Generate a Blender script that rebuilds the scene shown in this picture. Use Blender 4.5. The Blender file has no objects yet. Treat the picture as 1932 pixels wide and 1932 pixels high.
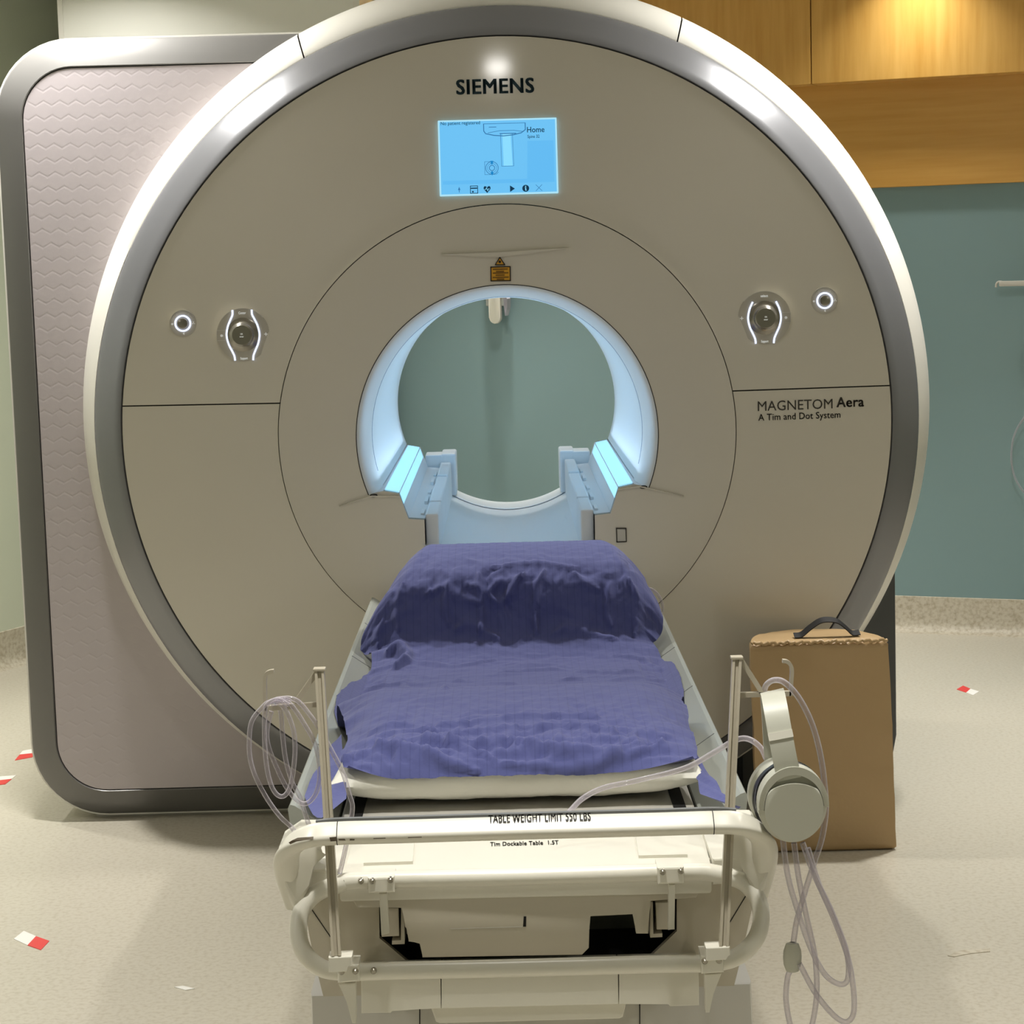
import bpy, bmesh, math, random
from mathutils import Vector, Matrix, noise
C = bpy.context.scene.collection
S = bpy.context.scene
PI = math.pi
# ------------------------------------------------------------------ camera
cd = bpy.data.cameras.new('camera'); cam = bpy.data.objects.new('camera', cd); C.objects.link(cam)
cd.sensor_width = 36; cd.lens = 70.8075; cd.clip_start = 0.05
cam.matrix_world = Matrix(((0.9996342,0.0269901,-0.0017309,-0.0022646), (-0.0049637,0.1201738,-0.9927405,-5.0324673), (-0.0265862,0.9923859,0.1202639,1.4546078), (0,0,0,1)))
S.camera = cam
# ------------------------------------------------------------------ world, exposure
w = bpy.data.worlds.new('world'); S.world = w; w.use_nodes = True
w.node_tree.nodes['Background'].inputs[0].default_value = (0.9, 0.95, 1.0, 1)
w.node_tree.nodes['Background'].inputs[1].default_value = 0.02
S.view_settings.view_transform = 'Standard'; S.view_settings.look = 'None'
S.view_settings.gamma = 1; S.view_settings.use_curve_mapping = False
S.view_settings.exposure = 0.0
S.cycles.use_denoising = True
S.cycles.max_bounces = 10; S.cycles.transparent_max_bounces = 16
# ------------------------------------------------------------------ ceiling downlights of the room and an added pair of fill lamps
WARM = (1.0, 0.975, 0.925)
def add_lamp(x, y, power, size=0.12, z=2.66, col=WARM, spread=150, tilt=None):
    l = bpy.data.lights.new('downlight_or_fill', 'AREA'); l.shape = 'DISK'; l.size = size
    l.energy = power; l.color = col; l.spread = math.radians(spread)
    o = bpy.data.objects.new('downlight_or_fill', l); C.objects.link(o); o.location = (x, y, z)
    if tilt: o.rotation_euler = tilt
    return o
for x, y, p, sp in ((-1.24, 0.17, 31, 140), (1.24, 0.17, 31, 140), (0.0, -2.56, 8.5, 76), (0.0, -1.93, 4.5, 156), (-1.5, -2.4, 9, 80), (1.5, -2.4, 9, 80),
                (-2.8, -0.4, 8, 85), (2.8, -0.2, 10, 85), (-1.28, 1.72, 7, 130), (1.5, 1.3, 7, 80), (-2.5, 1.2, 22, 140), (0.0, 2.3, 8, 80),
                (-3.2, -5.2, 23, 170), (3.2, -5.2, 23, 170)):  # this pair is added, unseen fill from the camera side for front-facing surfaces
    add_lamp(x, y, p, spread=sp)
lw = (1.5136,2.4394,2.2111)
add_lamp(lw[0], lw[1], 3.4, spread=100, size=0.1)
add_lamp(-0.02, 3.12, 9, size=0.08, spread=80)

# ------------------------------------------------------------------ materials
def lin(c): return tuple(((v/255)/12.92 if v/255 <= 0.04045 else ((v/255+0.055)/1.055)**2.4) for v in c)
def mat(name, c, rough=0.5, metal=0.0, bump=None, emit=None, es=0, spec=0.5, coat=0.0, var=None):
    m = bpy.data.materials.new(name); m.use_nodes = True
    nt = m.node_tree; b = nt.nodes['Principled BSDF']
    b.inputs['Base Color'].default_value = lin(c)+(1,)
    b.inputs['Roughness'].default_value = rough; b.inputs['Metallic'].default_value = metal
    b.inputs['Specular IOR Level'].default_value = spec
    b.inputs['Coat Weight'].default_value = coat; b.inputs['Coat Roughness'].default_value = 0.12
    if emit:
        b.inputs['Emission Color'].default_value = lin(emit)+(1,); b.inputs['Emission Strength'].default_value = es
    if bump or var:
        tc = nt.nodes.new('ShaderNodeTexCoord')
    if bump:      # (scale, strength, distance)
        n = nt.nodes.new('ShaderNodeTexNoise'); n.inputs['Scale'].default_value = bump[0]; n.inputs['Detail'].default_value = 4
        bp = nt.nodes.new('ShaderNodeBump'); bp.inputs['Strength'].default_value = bump[1]; bp.inputs['Distance'].default_value = bump[2]
        nt.links.new(tc.outputs['Object'], n.inputs['Vector']); nt.links.new(n.outputs['Fac'], bp.inputs['Height'])
        nt.links.new(bp.outputs['Normal'], b.inputs['Normal'])
    if var:       # (scale, colour 2, (sx,sy,sz), low, high)
        mp = nt.nodes.new('ShaderNodeMapping'); mp.inputs['Scale'].default_value = var[2]
        n = nt.nodes.new('ShaderNodeTexNoise'); n.inputs['Scale'].default_value = var[0]; n.inputs['Detail'].default_value = 5
        r = nt.nodes.new('ShaderNodeValToRGB'); r.color_ramp.elements[0].position = var[3]; r.color_ramp.elements[1].position = var[4]
        r.color_ramp.elements[0].color = lin(c)+(1,); r.color_ramp.elements[1].color = lin(var[1])+(1,)
        nt.links.new(tc.outputs['Object'], mp.inputs['Vector']); nt.links.new(mp.outputs['Vector'], n.inputs['Vector'])
        nt.links.new(n.outputs['Fac'], r.inputs['Fac']); nt.links.new(r.outputs['Color'], b.inputs['Base Color'])
    return m
ONE = (1, 1, 1)
M = {}
M['cover'] = mat('warm white cover plastic', (214, 209, 197), 0.10, spec=0.4)
M['shell'] = mat('white shell plastic', (226, 224, 216), 0.35)
M['plastic'] = mat('white table plastic', (222, 219, 206), 0.3)
M['plastic2'] = mat('light grey plastic', (196, 193, 184), 0.4)
M['shield'] = mat('grey green side shield', (160, 163, 155), 0.3)
M['ring'] = mat('grey metallic trim', (126, 127, 131), 0.25, 0.3)
M['frame'] = mat('silver grey frame', (112, 111, 109), 0.3, 0.25)
M['seam'] = mat('dark seam', (22, 21, 20), 0.8)
M['dark'] = mat('dark hollow', (14, 13, 12), 0.9)
M['cavity'] = mat('grey inner metal', (70, 70, 66), 0.6)
M['bore'] = mat('bore liner', (222, 228, 232), 0.4)
M['led'] = mat('cyan light strip', (150, 225, 250), 0.4, emit=(160, 220, 250), es=0.85)
M['ringled'] = mat('bore ring light', (170, 190, 255), 0.4, emit=(178, 200, 255), es=1.6)
M['flareseam'] = mat('blue grey joint', (120, 138, 165), 0.6)
M['panelled'] = mat('white control light', (230, 235, 255), 0.4, emit=(215, 225, 255), es=1.1)
M['glyph'] = mat('white control symbol', (225, 225, 222), 0.5, emit=(220, 222, 220), es=0.25)
M['glyphdim'] = mat('pale control outline', (205, 203, 194), 0.5)
M['control'] = mat('grey control glass', (188, 183, 171), 0.15)
M['knob'] = mat('satin metal knob', (150, 146, 136), 0.22, 0.7)
M['ink'] = mat('petrol ink', (10, 52, 66), 0.5)
M['inkgrey'] = mat('dark grey ink', (52, 48, 42), 0.5)
M['black'] = mat('black print', (24, 22, 20), 0.5)
M['yellow'] = mat('warning yellow', (226, 166, 40), 0.5)
M['ochre'] = mat('dark yellow print', (120, 84, 14), 0.5)
M['wall_t'] = mat('teal wall paint', (121, 147, 149), 0.6, bump=(180, 0.1, 0.001))
M['wall_l'] = mat('pale green wall paint', (206, 212, 194), 0.6, bump=(180, 0.1, 0.001))
M['white_wall'] = mat('white wall paint', (228, 228, 220), 0.6, bump=(180, 0.1, 0.001))
M['ceil'] = mat('ceiling white', (205, 202, 194), 0.8)
M['wood_v'] = mat('maple panel upright grain', (220, 174, 94), 0.38, var=(2.2, (200, 150, 68), (16, 16, 1.2), 0.3, 0.75))
M['wood_h'] = mat('maple band level grain', (206, 158, 78), 0.42, var=(2.2, (194, 145, 64), (1.2, 1.2, 20), 0.3, 0.75))
M['floor'] = mat('speckled vinyl floor', (196, 190, 175), 0.32, var=(90, (182, 174, 157), ONE, 0.45, 0.7))
M['cove'] = mat('speckled vinyl skirting', (196, 189, 172), 0.45, var=(70, (168, 157, 136), ONE, 0.42, 0.7))
M['vinyl'] = mat('tan vinyl', (186, 157, 115), 0.42, bump=(9, 0.25, 0.02))
M['strap'] = mat('black webbing', (20, 19, 20), 0.7)
M['red'] = mat('red tape', (214, 62, 58), 0.5)
M['tape'] = mat('white tape', (232, 230, 224), 0.5)
M['pillow'] = mat('white pillow cover', (226, 224, 212), 0.6, bump=(14, 0.35, 0.02))
M['mattress'] = mat('white mattress vinyl', (222, 220, 212), 0.5)
M['pole'] = mat('grey beige plastic profile', (184, 176, 158), 0.3)
M['plate'] = mat('grey beige panel plastic', (194, 187, 170), 0.4)
M['screw'] = mat('steel screw', (190, 186, 176), 0.2, 1.0)
M['headset'] = mat('pale grey headset plastic', (190, 190, 176), 0.42)
M['headset_d'] = mat('recessed grey headset plastic', (150, 150, 134), 0.45)
M['cushion'] = mat('black ear cushion', (18, 17, 18), 0.28)
M['scuff'] = mat('brown scuff', (92, 82, 66), 0.7)
M['edge'] = mat('grey rubber edge', (108, 110, 110), 0.5)
def clear_tube():
    m = bpy.data.materials.new('clear plastic tube'); m.use_nodes = True; nt = m.node_tree; nt.nodes.clear()
    o = nt.nodes.new('ShaderNodeOutputMaterial'); t = nt.nodes.new('ShaderNodeBsdfTransparent'); p = nt.nodes.new('ShaderNodeBsdfPrincipled')
    lw = nt.nodes.new('ShaderNodeLayerWeight'); lw.inputs['Blend'].default_value = 0.45
    mr = nt.nodes.new('ShaderNodeMapRange'); mr.inputs['To Min'].default_value = 0.16; mr.inputs['To Max'].default_value = 0.95
    mx = nt.nodes.new('ShaderNodeMixShader')
    t.inputs['Color'].default_value = (0.93, 0.92, 0.95, 1)
    p.inputs['Base Color'].default_value = lin((208, 202, 208))+(1,); p.inputs['Roughness'].default_value = 0.08
    p.inputs['Specular IOR Level'].default_value = 0.9
    nt.links.new(lw.outputs['Facing'], mr.inputs['Value']); nt.links.new(mr.outputs['Result'], mx.inputs['Fac'])
    nt.links.new(t.outputs[0], mx.inputs[1]); nt.links.new(p.outputs[0], mx.inputs[2]); nt.links.new(mx.outputs[0], o.inputs['Surface'])
    return m
M['tube'] = clear_tube()
def hex_panel():
    m = mat('mauve textured insert', (188, 180, 183), 0.42); nt = m.node_tree; b = nt.nodes['Principled BSDF']
    tc = nt.nodes.new('ShaderNodeTexCoord'); outs = []
    s = (0.042, 1.0, 0.0727)
    for off in ((0, 0, 0), (0.5, 0, 0.5)):
        d = nt.nodes.new('ShaderNodeVectorMath'); d.operation = 'DIVIDE'; d.inputs[1].default_value = s
        a = nt.nodes.new('ShaderNodeVectorMath'); a.operation = 'ADD'; a.inputs[1].default_value = off
        f = nt.nodes.new('ShaderNodeVectorMath'); f.operation = 'FRACTION'
        q = nt.nodes.new('ShaderNodeVectorMath'); q.operation = 'SUBTRACT'; q.inputs[1].default_value = (0.5, 0.5, 0.5)
        k = nt.nodes.new('ShaderNodeVectorMath'); k.operation = 'MULTIPLY'; k.inputs[1].default_value = (s[0], 0, s[2])
        l = nt.nodes.new('ShaderNodeVectorMath'); l.operation = 'LENGTH'
        nt.links.new(tc.outputs['Object'], d.inputs[0])
        for x, y in ((d, a), (a, f), (f, q), (q, k), (k, l)): nt.links.new(x.outputs[0], y.inputs[0])
        outs.append(l.outputs['Value'])
    sb = nt.nodes.new('ShaderNodeMath'); sb.operation = 'SUBTRACT'; nt.links.new(outs[0], sb.inputs[0]); nt.links.new(outs[1], sb.inputs[1])
    ab = nt.nodes.new('ShaderNodeMath'); ab.operation = 'ABSOLUTE'; nt.links.new(sb.outputs[0], ab.inputs[0])
    mr = nt.nodes.new('ShaderNodeMapRange'); mr.interpolation_type = 'SMOOTHSTEP'; mr.inputs['From Max'].default_value = 0.008
    nt.links.new(ab.outputs[0], mr.inputs['Value'])
    bp = nt.nodes.new('ShaderNodeBump'); bp.inputs['Strength'].default_value = 0.08; bp.inputs['Distance'].default_value = 0.002
    nt.links.new(mr.outputs[0], bp.inputs['Height']); nt.links.new(bp.outputs[0], b.inputs['Normal'])
    return m
M['insert'] = hex_panel()
M['sidec'] = mat('dark grey side cover', (82, 84, 86), 0.35, 0.5)
def sheet_mat():
    m = mat('blue cotton sheet', (84, 89, 140), 0.85, spec=0.2); nt = m.node_tree; b = nt.nodes['Principled BSDF']
    b.inputs['Sheen Weight'].default_value = 0.15
    uv = nt.nodes.new('ShaderNodeTexCoord'); sep = nt.nodes.new('ShaderNodeSeparateXYZ'); nt.links.new(uv.outputs['UV'], sep.inputs[0])
    mu = nt.nodes.new('ShaderNodeMath'); mu.operation = 'MULTIPLY'; mu.inputs[1].default_value = 46; nt.links.new(sep.outputs['X'], mu.inputs[0])
    fr = nt.nodes.new('ShaderNodeMath'); fr.operation = 'FRACT'; nt.links.new(mu.outputs[0], fr.inputs[0])
    gt = nt.nodes.new('ShaderNodeMath'); gt.operation = 'GREATER_THAN'; gt.inputs[1].default_value = 0.86; nt.links.new(fr.outputs[0], gt.inputs[0])
    mx = nt.nodes.new('ShaderNodeMix'); mx.data_type = 'RGBA'; mx.inputs[6].default_value = lin((84, 89, 140))+(1,); mx.inputs[7].default_value = lin((79, 84, 133))+(1,)
    nt.links.new(gt.outputs[0], mx.inputs[0]); nt.links.new(mx.outputs[2], b.inputs['Base Color'])
    n = nt.nodes.new('ShaderNodeTexNoise'); n.inputs['Scale'].default_value = 34; n.inputs['Detail'].default_value = 4
    tc = nt.nodes.new('ShaderNodeTexCoord'); nt.links.new(tc.outputs['Object'], n.inputs['Vector'])
    bp = nt.nodes.new('ShaderNodeBump'); bp.inputs['Strength'].default_value = 0.3; bp.inputs['Distance'].default_value = 0.008
    nt.links.new(n.outputs['Fac'], bp.inputs['Height']); nt.links.new(bp.outputs[0], b.inputs['Normal'])
    return m
M['sheet'] = sheet_mat()
# ------------------------------------------------------------------ helpers
def wloc(o):
    v = Vector((0, 0, 0))
    while o is not None: v = v + o.location; o = o.parent
    return v
def obj(name, bm, m, parent=None, smooth=False, label=None, kind=None, angle=35):
    """link bm (world coordinates) as one mesh object"""
    me = bpy.data.meshes.new(name)
    bmesh.ops.recalc_face_normals(bm, faces=bm.faces)
    if parent is not None: bmesh.ops.translate(bm, verts=bm.verts, vec=-wloc(parent))
    bm.to_mesh(me); bm.free()
    if smooth:
        for p in me.polygons: p.use_smooth = True
        try: me.set_sharp_from_angle(angle=math.radians(angle))
        except Exception: pass
    o = bpy.data.objects.new(name, me); C.objects.link(o); me.materials.append(m)
    if parent is not None: o.parent = parent
    if label: o['label'] = label
    if kind: o['kind'] = kind
    return o
def thing(name, label, cat, loc=(0, 0, 0), group=None):
    o = bpy.data.objects.new(name, None); C.objects.link(o); o.location = loc; o.empty_display_size = 0.1
    o['label'] = label; o['category'] = cat
    if group: o['group'] = group
    return o
def tag(o, label, cat, group=None):
    o['label'] = label; o['category'] = cat
    if group: o['group'] = group
    return o
def box(bm, x0, x1, y0, y1, z0, z1, bev=0.0, seg=2):
    g = bmesh.ops.create_cube(bm, size=1)
    for v in g['verts']:
        v.co = Vector((x0+(v.co.x+.5)*(x1-x0), y0+(v.co.y+.5)*(y1-y0), z0+(v.co.z+.5)*(z1-z0)))
    if bev:
        es = list({e for v in g['verts'] for e in v.link_edges})
        bmesh.ops.bevel(bm, geom=es, offset=bev, segments=seg, profile=0.5, affect='EDGES')
    return bm
def prism(bm, poly, y0, y1, bev=0.0, axis='Y', seg=2):
    """extrude a 2D polygon; axis Y: poly is (x,z); axis Z: poly is (x,y); axis X: poly is (y,z)"""
    def mk(p, h):
        return {'Y': (p[0], h, p[1]), 'Z': (p[0], p[1], h), 'X': (h, p[0], p[1])}[axis]
    a = [bm.verts.new(mk(p, y0)) for p in poly]; b = [bm.verts.new(mk(p, y1)) for p in poly]
    f = [bm.faces.new(a), bm.faces.new(b[::-1])]
    n = len(poly)
    for i in range(n): f.append(bm.faces.new((a[i], b[i], b[(i+1) % n], a[(i+1) % n])))
    if bev:
        es = list(f[0].edges)
        bmesh.ops.bevel(bm, geom=es, offset=bev, segments=seg, profile=0.5, affect='EDGES')
    return bm
def rrect(x0, x1, z0, z1, r, n=8):
    pts = []
    for cx, cz, a0 in ((x1-r, z1-r, 0), (x0+r, z1-r, 90), (x0+r, z0+r, 180), (x1-r, z0+r, 270)):
        for i in range(n+1):
            a = math.radians(a0+90*i/n); pts.append((cx+r*math.cos(a), cz+r*math.sin(a)))
    return pts
def spline(pts, n=8, closed=False):
    P = [Vector(p) for p in pts]; out = []
    N = len(P)
    for i in range(N if closed else N-1):
        p1, p2 = P[i], P[(i+1) % N]
        p0 = P[i-1] if (closed or i > 0) else p1*2-p2
        p3 = P[(i+2) % N] if (closed or i < N-2) else p2*2-p1
        for k in range(n):
            t = k/n
            out.append(0.5*((2*p1)+(p2-p0)*t+(2*p0-5*p1+4*p2-p3)*t*t+(3*p1-p0-3*p2+p3)*t**3))
    if not closed: out.append(P[-1])
    return out
def sweep(bm, path, section, closed=False, up=None, cap=True):
    """sweep a list of (a,b) section points (or radius) along a path of Vectors"""
    if not isinstance(section, (list, tuple)):
        r = section; section = [(r*math.cos(2*PI*i/12), r*math.sin(2*PI*i/12)) for i in range(12)]
    P = [Vector(p) for p in path]; N = len(P); rings = []; prev = None
    for i in range(N):
        if closed: t = P[(i+1) % N]-P[i-1]
        else: t = P[min(i+1, N-1)]-P[max(i-1, 0)]
        t.normalize()
        if up is not None:
            u = Vector(up); u = (u-t*u.dot(t)).normalized()
        elif prev is None:
            u = Vector((0, 0, 1)) if abs(t.z) < 0.9 else Vector((1, 0, 0)); u = (u-t*u.dot(t)).normalized()
        else:
            u = (prev-t*prev.dot(t)).normalized()
        prev = u; v = t.cross(u)
        rings.append([bm.verts.new(P[i]+u*a+v*b) for a, b in section])
    n = len(section)
    for i in range(N if closed else N-1):
        A, B = rings[i], rings[(i+1) % N]
        for j in range(n): bm.faces.new((A[j], A[(j+1) % n], B[(j+1) % n], B[j]))
    if cap and not closed:
        bm.faces.new(rings[0][::-1]); bm.faces.new(rings[-1])
    return bm
def tube(pts, r, n=8, closed=False, bm=None):
    bm = bm or bmesh.new()
    return sweep(bm, spline(pts, n, closed), r, closed)
def flat(polys, y, bm=None, th=0.0015):
    """thin solid plates in the XZ plane at depth y (front face towards -Y)"""
    bm = bm or bmesh.new()
    for p in polys: prism(bm, p, y, y+th)
    return bm
def stroke(pts, wd, closed=False):
    """2D polyline -> list of quads of width wd"""
    out = []; n = len(pts)
    for i in range(n if closed else n-1):
        a = Vector(pts[i]); b = Vector(pts[(i+1) % n]); d = (b-a)
        if d.length < 1e-6: continue
        d.normalize(); q = Vector((-d.y, d.x))*wd/2; a = a-d*wd*.25; b = b+d*wd*.25
        out.append([tuple(a+q), tuple(b+q), tuple(b-q), tuple(a-q)])
    return out
def circ(cx, cz, r, n=32, a0=0, a1=360, rz=None):
    rz = rz or r
    full = abs(a1-a0) >= 360
    return [(cx+r*math.cos(math.radians(a0+(a1-a0)*i/n)), cz+rz*math.sin(math.radians(a0+(a1-a0)*i/n))) for i in range(n if full else n+1)]
def text_polys(bm, s, x, z, width, height=None, bold=0.0, y=0.0, plane='Y', rot=0.0):
    """lettering as mesh: left end x, baseline z, total width; laid in the XZ plane ('Y') or XY plane ('Z')"""
    cu = bpy.data.curves.new('lettering', 'FONT'); cu.body = s; cu.size = 1; cu.resolution_u = 3; cu.space_character = 1+bold*2.6
    o = bpy.data.objects.new('lettering', cu); C.objects.link(o)
    dg = bpy.context.evaluated_depsgraph_get(); me = bpy.data.meshes.new_from_object(o.evaluated_get(dg))
    bpy.data.objects.remove(o); bpy.data.curves.remove(cu)
    xs = [v.co.x for v in me.vertices]; x0, x1 = min(xs), max(xs)
    h = max(v.co.y for v in me.vertices)
    k = width/(x1-x0); kz = (height/h) if height else k
    cr, sr = math.cos(rot), math.sin(rot)
    # heavier strokes: the outline repeated a hair to each side
    for dx, dz in (((0, 0),) if not bold else tuple((i*bold, j*bold*.5) for i in (-1, -.33, .33, 1) for j in (-1, 1))):
        new = []
        for v in me.vertices:
            a, b = (v.co.x-x0+dx)*k, (v.co.y+dz)*kz
            a, b = a*cr-b*sr, a*sr+b*cr
            new.append(bm.verts.new((x+a, y, z+b) if plane == 'Y' else (x+a, z+b, y)))
        for p in me.polygons:
            try: bm.faces.new([new[i] for i in p.vertices])
            except ValueError: pass
    bpy.data.meshes.remove(me)
    return bm
def boolean(o, cutter):
    md = o.modifiers.new('cut', 'BOOLEAN'); md.operation = 'DIFFERENCE'; md.solver = 'EXACT'; md.object = cutter
    dg = bpy.context.evaluated_depsgraph_get(); me = bpy.data.meshes.new_from_object(o.evaluated_get(dg))
    o.modifiers.clear(); old = o.data; o.data = me; bpy.data.objects.remove(cutter); bpy.data.meshes.remove(old)
# ------------------------------------------------------------------ the room
WN = Vector((0.359, 0.934, 0)).normalized(); WT = Vector((WN.y, -WN.x, 0)); WA = Vector((1.526, 2.756, 0))   # back wall
LA = Vector((-1.942, 2.474, 0)); LT = Vector((0.095, 0.195, 0)).normalized(); LN = Vector((-LT.y, LT.x, 0))   # left wall
def wp(s, off, z): return WA+WT*s-WN*off+Vector((0, 0, z))     # s along the wall to the right, off into the room
def slab(bm, p0, p1, nrm, z0, z1, th):
    """vertical slab from ground point p0 to p1, thickness th along nrm"""
    q = [p0, p1, p1+nrm*th, p0+nrm*th]
    a = [bm.verts.new((v.x, v.y, z0)) for v in q]; b = [bm.verts.new((v.x, v.y, z1)) for v in q]
    bm.faces.new(a[::-1]); bm.faces.new(b)
    for i in range(4): bm.faces.new((a[i], a[(i+1) % 4], b[(i+1) % 4], b[i]))
    return bm
H = 2.7
# corner where the left wall meets the back wall
def meet(a, da, b, db):
    d = da.x*db.y-da.y*db.x; t = ((b.x-a.x)*db.y-(b.y-a.y)*db.x)/d; return a+da*t
K = meet(LA, LT, WA, WT)
LB = LA+LT*(-6.5)                      # front end of the left wall
WB = wp(3.4, 0, 0)                     # right end of the back wall
YB = -7.2; XL = LB.x
st = lambda n, bm, m, **k: obj(n, bm, m, kind='structure', **k)
st('floor', box(bmesh.new(), XL-.5, 5.2, YB-.2, 4.6, -0.1, 0), M['floor'])
st('ceiling', box(bmesh.new(), XL-.5, 5.2, YB-.2, 4.6, H, H+.1), M['ceil'])
st('wall_back', slab(bmesh.new(), K-WT*.15, WB, WN, 0, H, 0.12), M['wall_t'])
st('wall_left', slab(bmesh.new(), LB, K, LN, 0, H, 0.12), M['wall_l'])
st('wall_left_front', slab(bmesh.new(), LB, Vector((XL, YB, 0)), Vector((-1, 0, 0)), 0, H, 0.12), M['wall_l'])
st('wall_right', slab(bmesh.new(), WB, Vector((WB.x, YB, 0)), Vector((1, 0, 0)), 0, H, 0.12), M['wall_l'])
st('wall_front', slab(bmesh.new(), Vector((XL, YB, 0)), Vector((WB.x, YB, 0)), Vector((0, -1, 0)), 0, H, 0.12), M['wall_l'])
bm = bmesh.new(); prism(bm, [(-1.526, 2.2), (-0.488, 2.2), (-0.488, 3.46), (-1.526, 3.2)], 0.0, H, bev=0, axis='Z')
st('wall_alcove', bm, M['white_wall'])
bm = bmesh.new(); box(bm, -0.5, -0.476, 2.194, 2.23, 0, H); st('trim_1', bm, M['shell'])
bm = bmesh.new(); box(bm, -1.535, -1.517, 2.194, 2.23, 0, H); st('trim_5', bm, M['shell'])
def cove(bm, p0, p1, nin):
    """coved skirting: profile swept along the wall"""
    prof = [(0.0, 0.0), (0.045, 0.0), (0.03, 0.004), (0.016, 0.014), (0.008, 0.03), (0.005, 0.05), (0.005, 0.138), (0.0, 0.14)]
    A = [bm.verts.new((p0.x+nin.x*d, p0.y+nin.y*d, z)) for d, z in prof]; B = [bm.verts.new((p1.x+nin.x*d, p1.y+nin.y*d, z)) for d, z in prof]
    n = len(prof)
    for i in range(n): bm.faces.new((A[i], A[(i+1) % n], B[(i+1) % n], B[i]))
    bm.faces.new(A[::-1]); bm.faces.new(B)
    return bm
st('baseboard_back', cove(bmesh.new(), K, WB, -WN), M['cove'], smooth=True)
st('baseboard_left', cove(bmesh.new(), LB, K, -LN), M['cove'], smooth=True)
# maple panelling of the back wall: two upright-grain panels over a level-grain band
def wslab(s0, s1, z0, z1, o0, o1, bev=0.002):
    bm = bmesh.new(); box(bm, s0, s1, -o1, -o0, z0, z1, bev)
    rot = Matrix((WT, WN, Vector((0, 0, 1)))).transposed().to_4x4(); bmesh.ops.transform(bm, matrix=Matrix.Translation(WA)@rot, verts=bm.verts); return bm
sj = -0.310
st('trim_2', wslab(-1.9, sj-.002, 2.117, H, 0.0, 0.13), M['wood_v'])
st('trim_3', wslab(sj+.002, 1.6, 2.117, H, 0.0, 0.13), M['wood_v'])
st('trim_4', wslab(-1.9, 3.3, 1.722, 2.12, 0.0, 0.03), M['wood_h'])
# ------------------------------------------------------------------ the scanner
ZI = 1.035; ZF = 1.051
def face_y(x, z):
    r = math.hypot(x, z-ZF)
    return 0.008 if r < 0.575 else 0.008+0.05*(r-0.575)/0.4
scanner = thing('mri_scanner', 'huge white round scanner with an open lit bore, blue screen and grey ring trim', 'scanner', (0, 0.4, 0))
def cover_patch(name, top=None, a0=0, a1=0, r0=0.5755, r1=0.9735, nr=14, na=72, zs=1.134, gap=0.0016):
    """sector of the dished front cover; its level edges follow the seam height zs"""
    bm = bmesh.new(); G = []
    for i in range(nr+1):
        r = r0+(r1-r0)*i/nr; zc = ZI+.003+(ZF-ZI-.003)*i/nr; th = math.asin((zs+(gap if top else -gap)-zc)/r)
        if top: b0, b1 = th, PI-th
        else: b0, b1 = (PI-th, 1.5*PI-.0) if a0 else (1.5*PI, 2*PI+th)
        row = []
        for j in range(na+1):
            a = b0+(b1-b0)*j/na; x, z = r*math.cos(a), zc+r*math.sin(a)
            row.append(bm.verts.new((x, face_y(x, z), max(z, 0.015))))
        G.append(row)
    for i in range(nr):
        for j in range(na): bm.faces.new((G[i][j], G[i+1][j], G[i+1][j+1], G[i][j+1]))
    bmesh.ops.recalc_face_normals(bm, faces=bm.faces)
    ed = [e for e in bm.edges if e.is_boundary]
    r = bmesh.ops.extrude_edge_only(bm, edges=ed); vs = [g for g in r['geom'] if isinstance(g, bmesh.types.BMVert)]
    bmesh.ops.translate(bm, verts=vs, vec=(0, 0.025, 0))
    return obj(name, bm, M['cover'], scanner, smooth=True, angle=40)
upper = cover_patch('front_cover', top=True)
lower_l = cover_patch('front_cover', a0=1); lower_r = cover_patch('front_cover', a0=0)
upper['label'] = 'upper half of the front cover'; lower_l['label'] = 'lower left front cover'; lower_r['label'] = 'lower right front cover'
def revolve(bm, prof, zc, n=160, a0=0.0, a1=2*PI, zmin=0.012):
    full = abs(a1-a0) > 2*PI-1e-6; R = []
    for i in range(n if full else n+1):
        a = a0+(a1-a0)*i/n; R.append([bm.verts.new((r*math.cos(a), y, max(zc(k)+r*math.sin(a), zmin) if callable(zc) else max(zc+r*math.sin(a), zmin))) for k, (r, y) in enumerate(prof)])
    m = len(R)
    for i in range(m if full else m-1):
        A, B = R[i], R[(i+1) % m]
        for k in range(len(prof)-1): bm.faces.new((A[k], A[k+1], B[k+1], B[k]))
    bmesh.ops.remove_doubles(bm, verts=bm.verts, dist=1e-6)
    return bm
# dark backing seen in the seams
obj('seam_backing', revolve(bmesh.new(), [(0.56, 0.035), (0.8, 0.06), (1.0, 0.085)], ZF), M['seam'], scanner, smooth=True)
# grey ring trim
obj('ring_trim', revolve(bmesh.new(), [(0.9765, 0.09), (0.9765, 0.0595), (0.978, 0.057), (0.981, 0.0575), (1.0, 0.073), (1.02, 0.0895), (1.04, 0.107), (1.054, 0.1205), (1.0575, 0.126), (1.058, 0.16)], ZF), M['ring'], scanner, smooth=True, angle=50)
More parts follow.
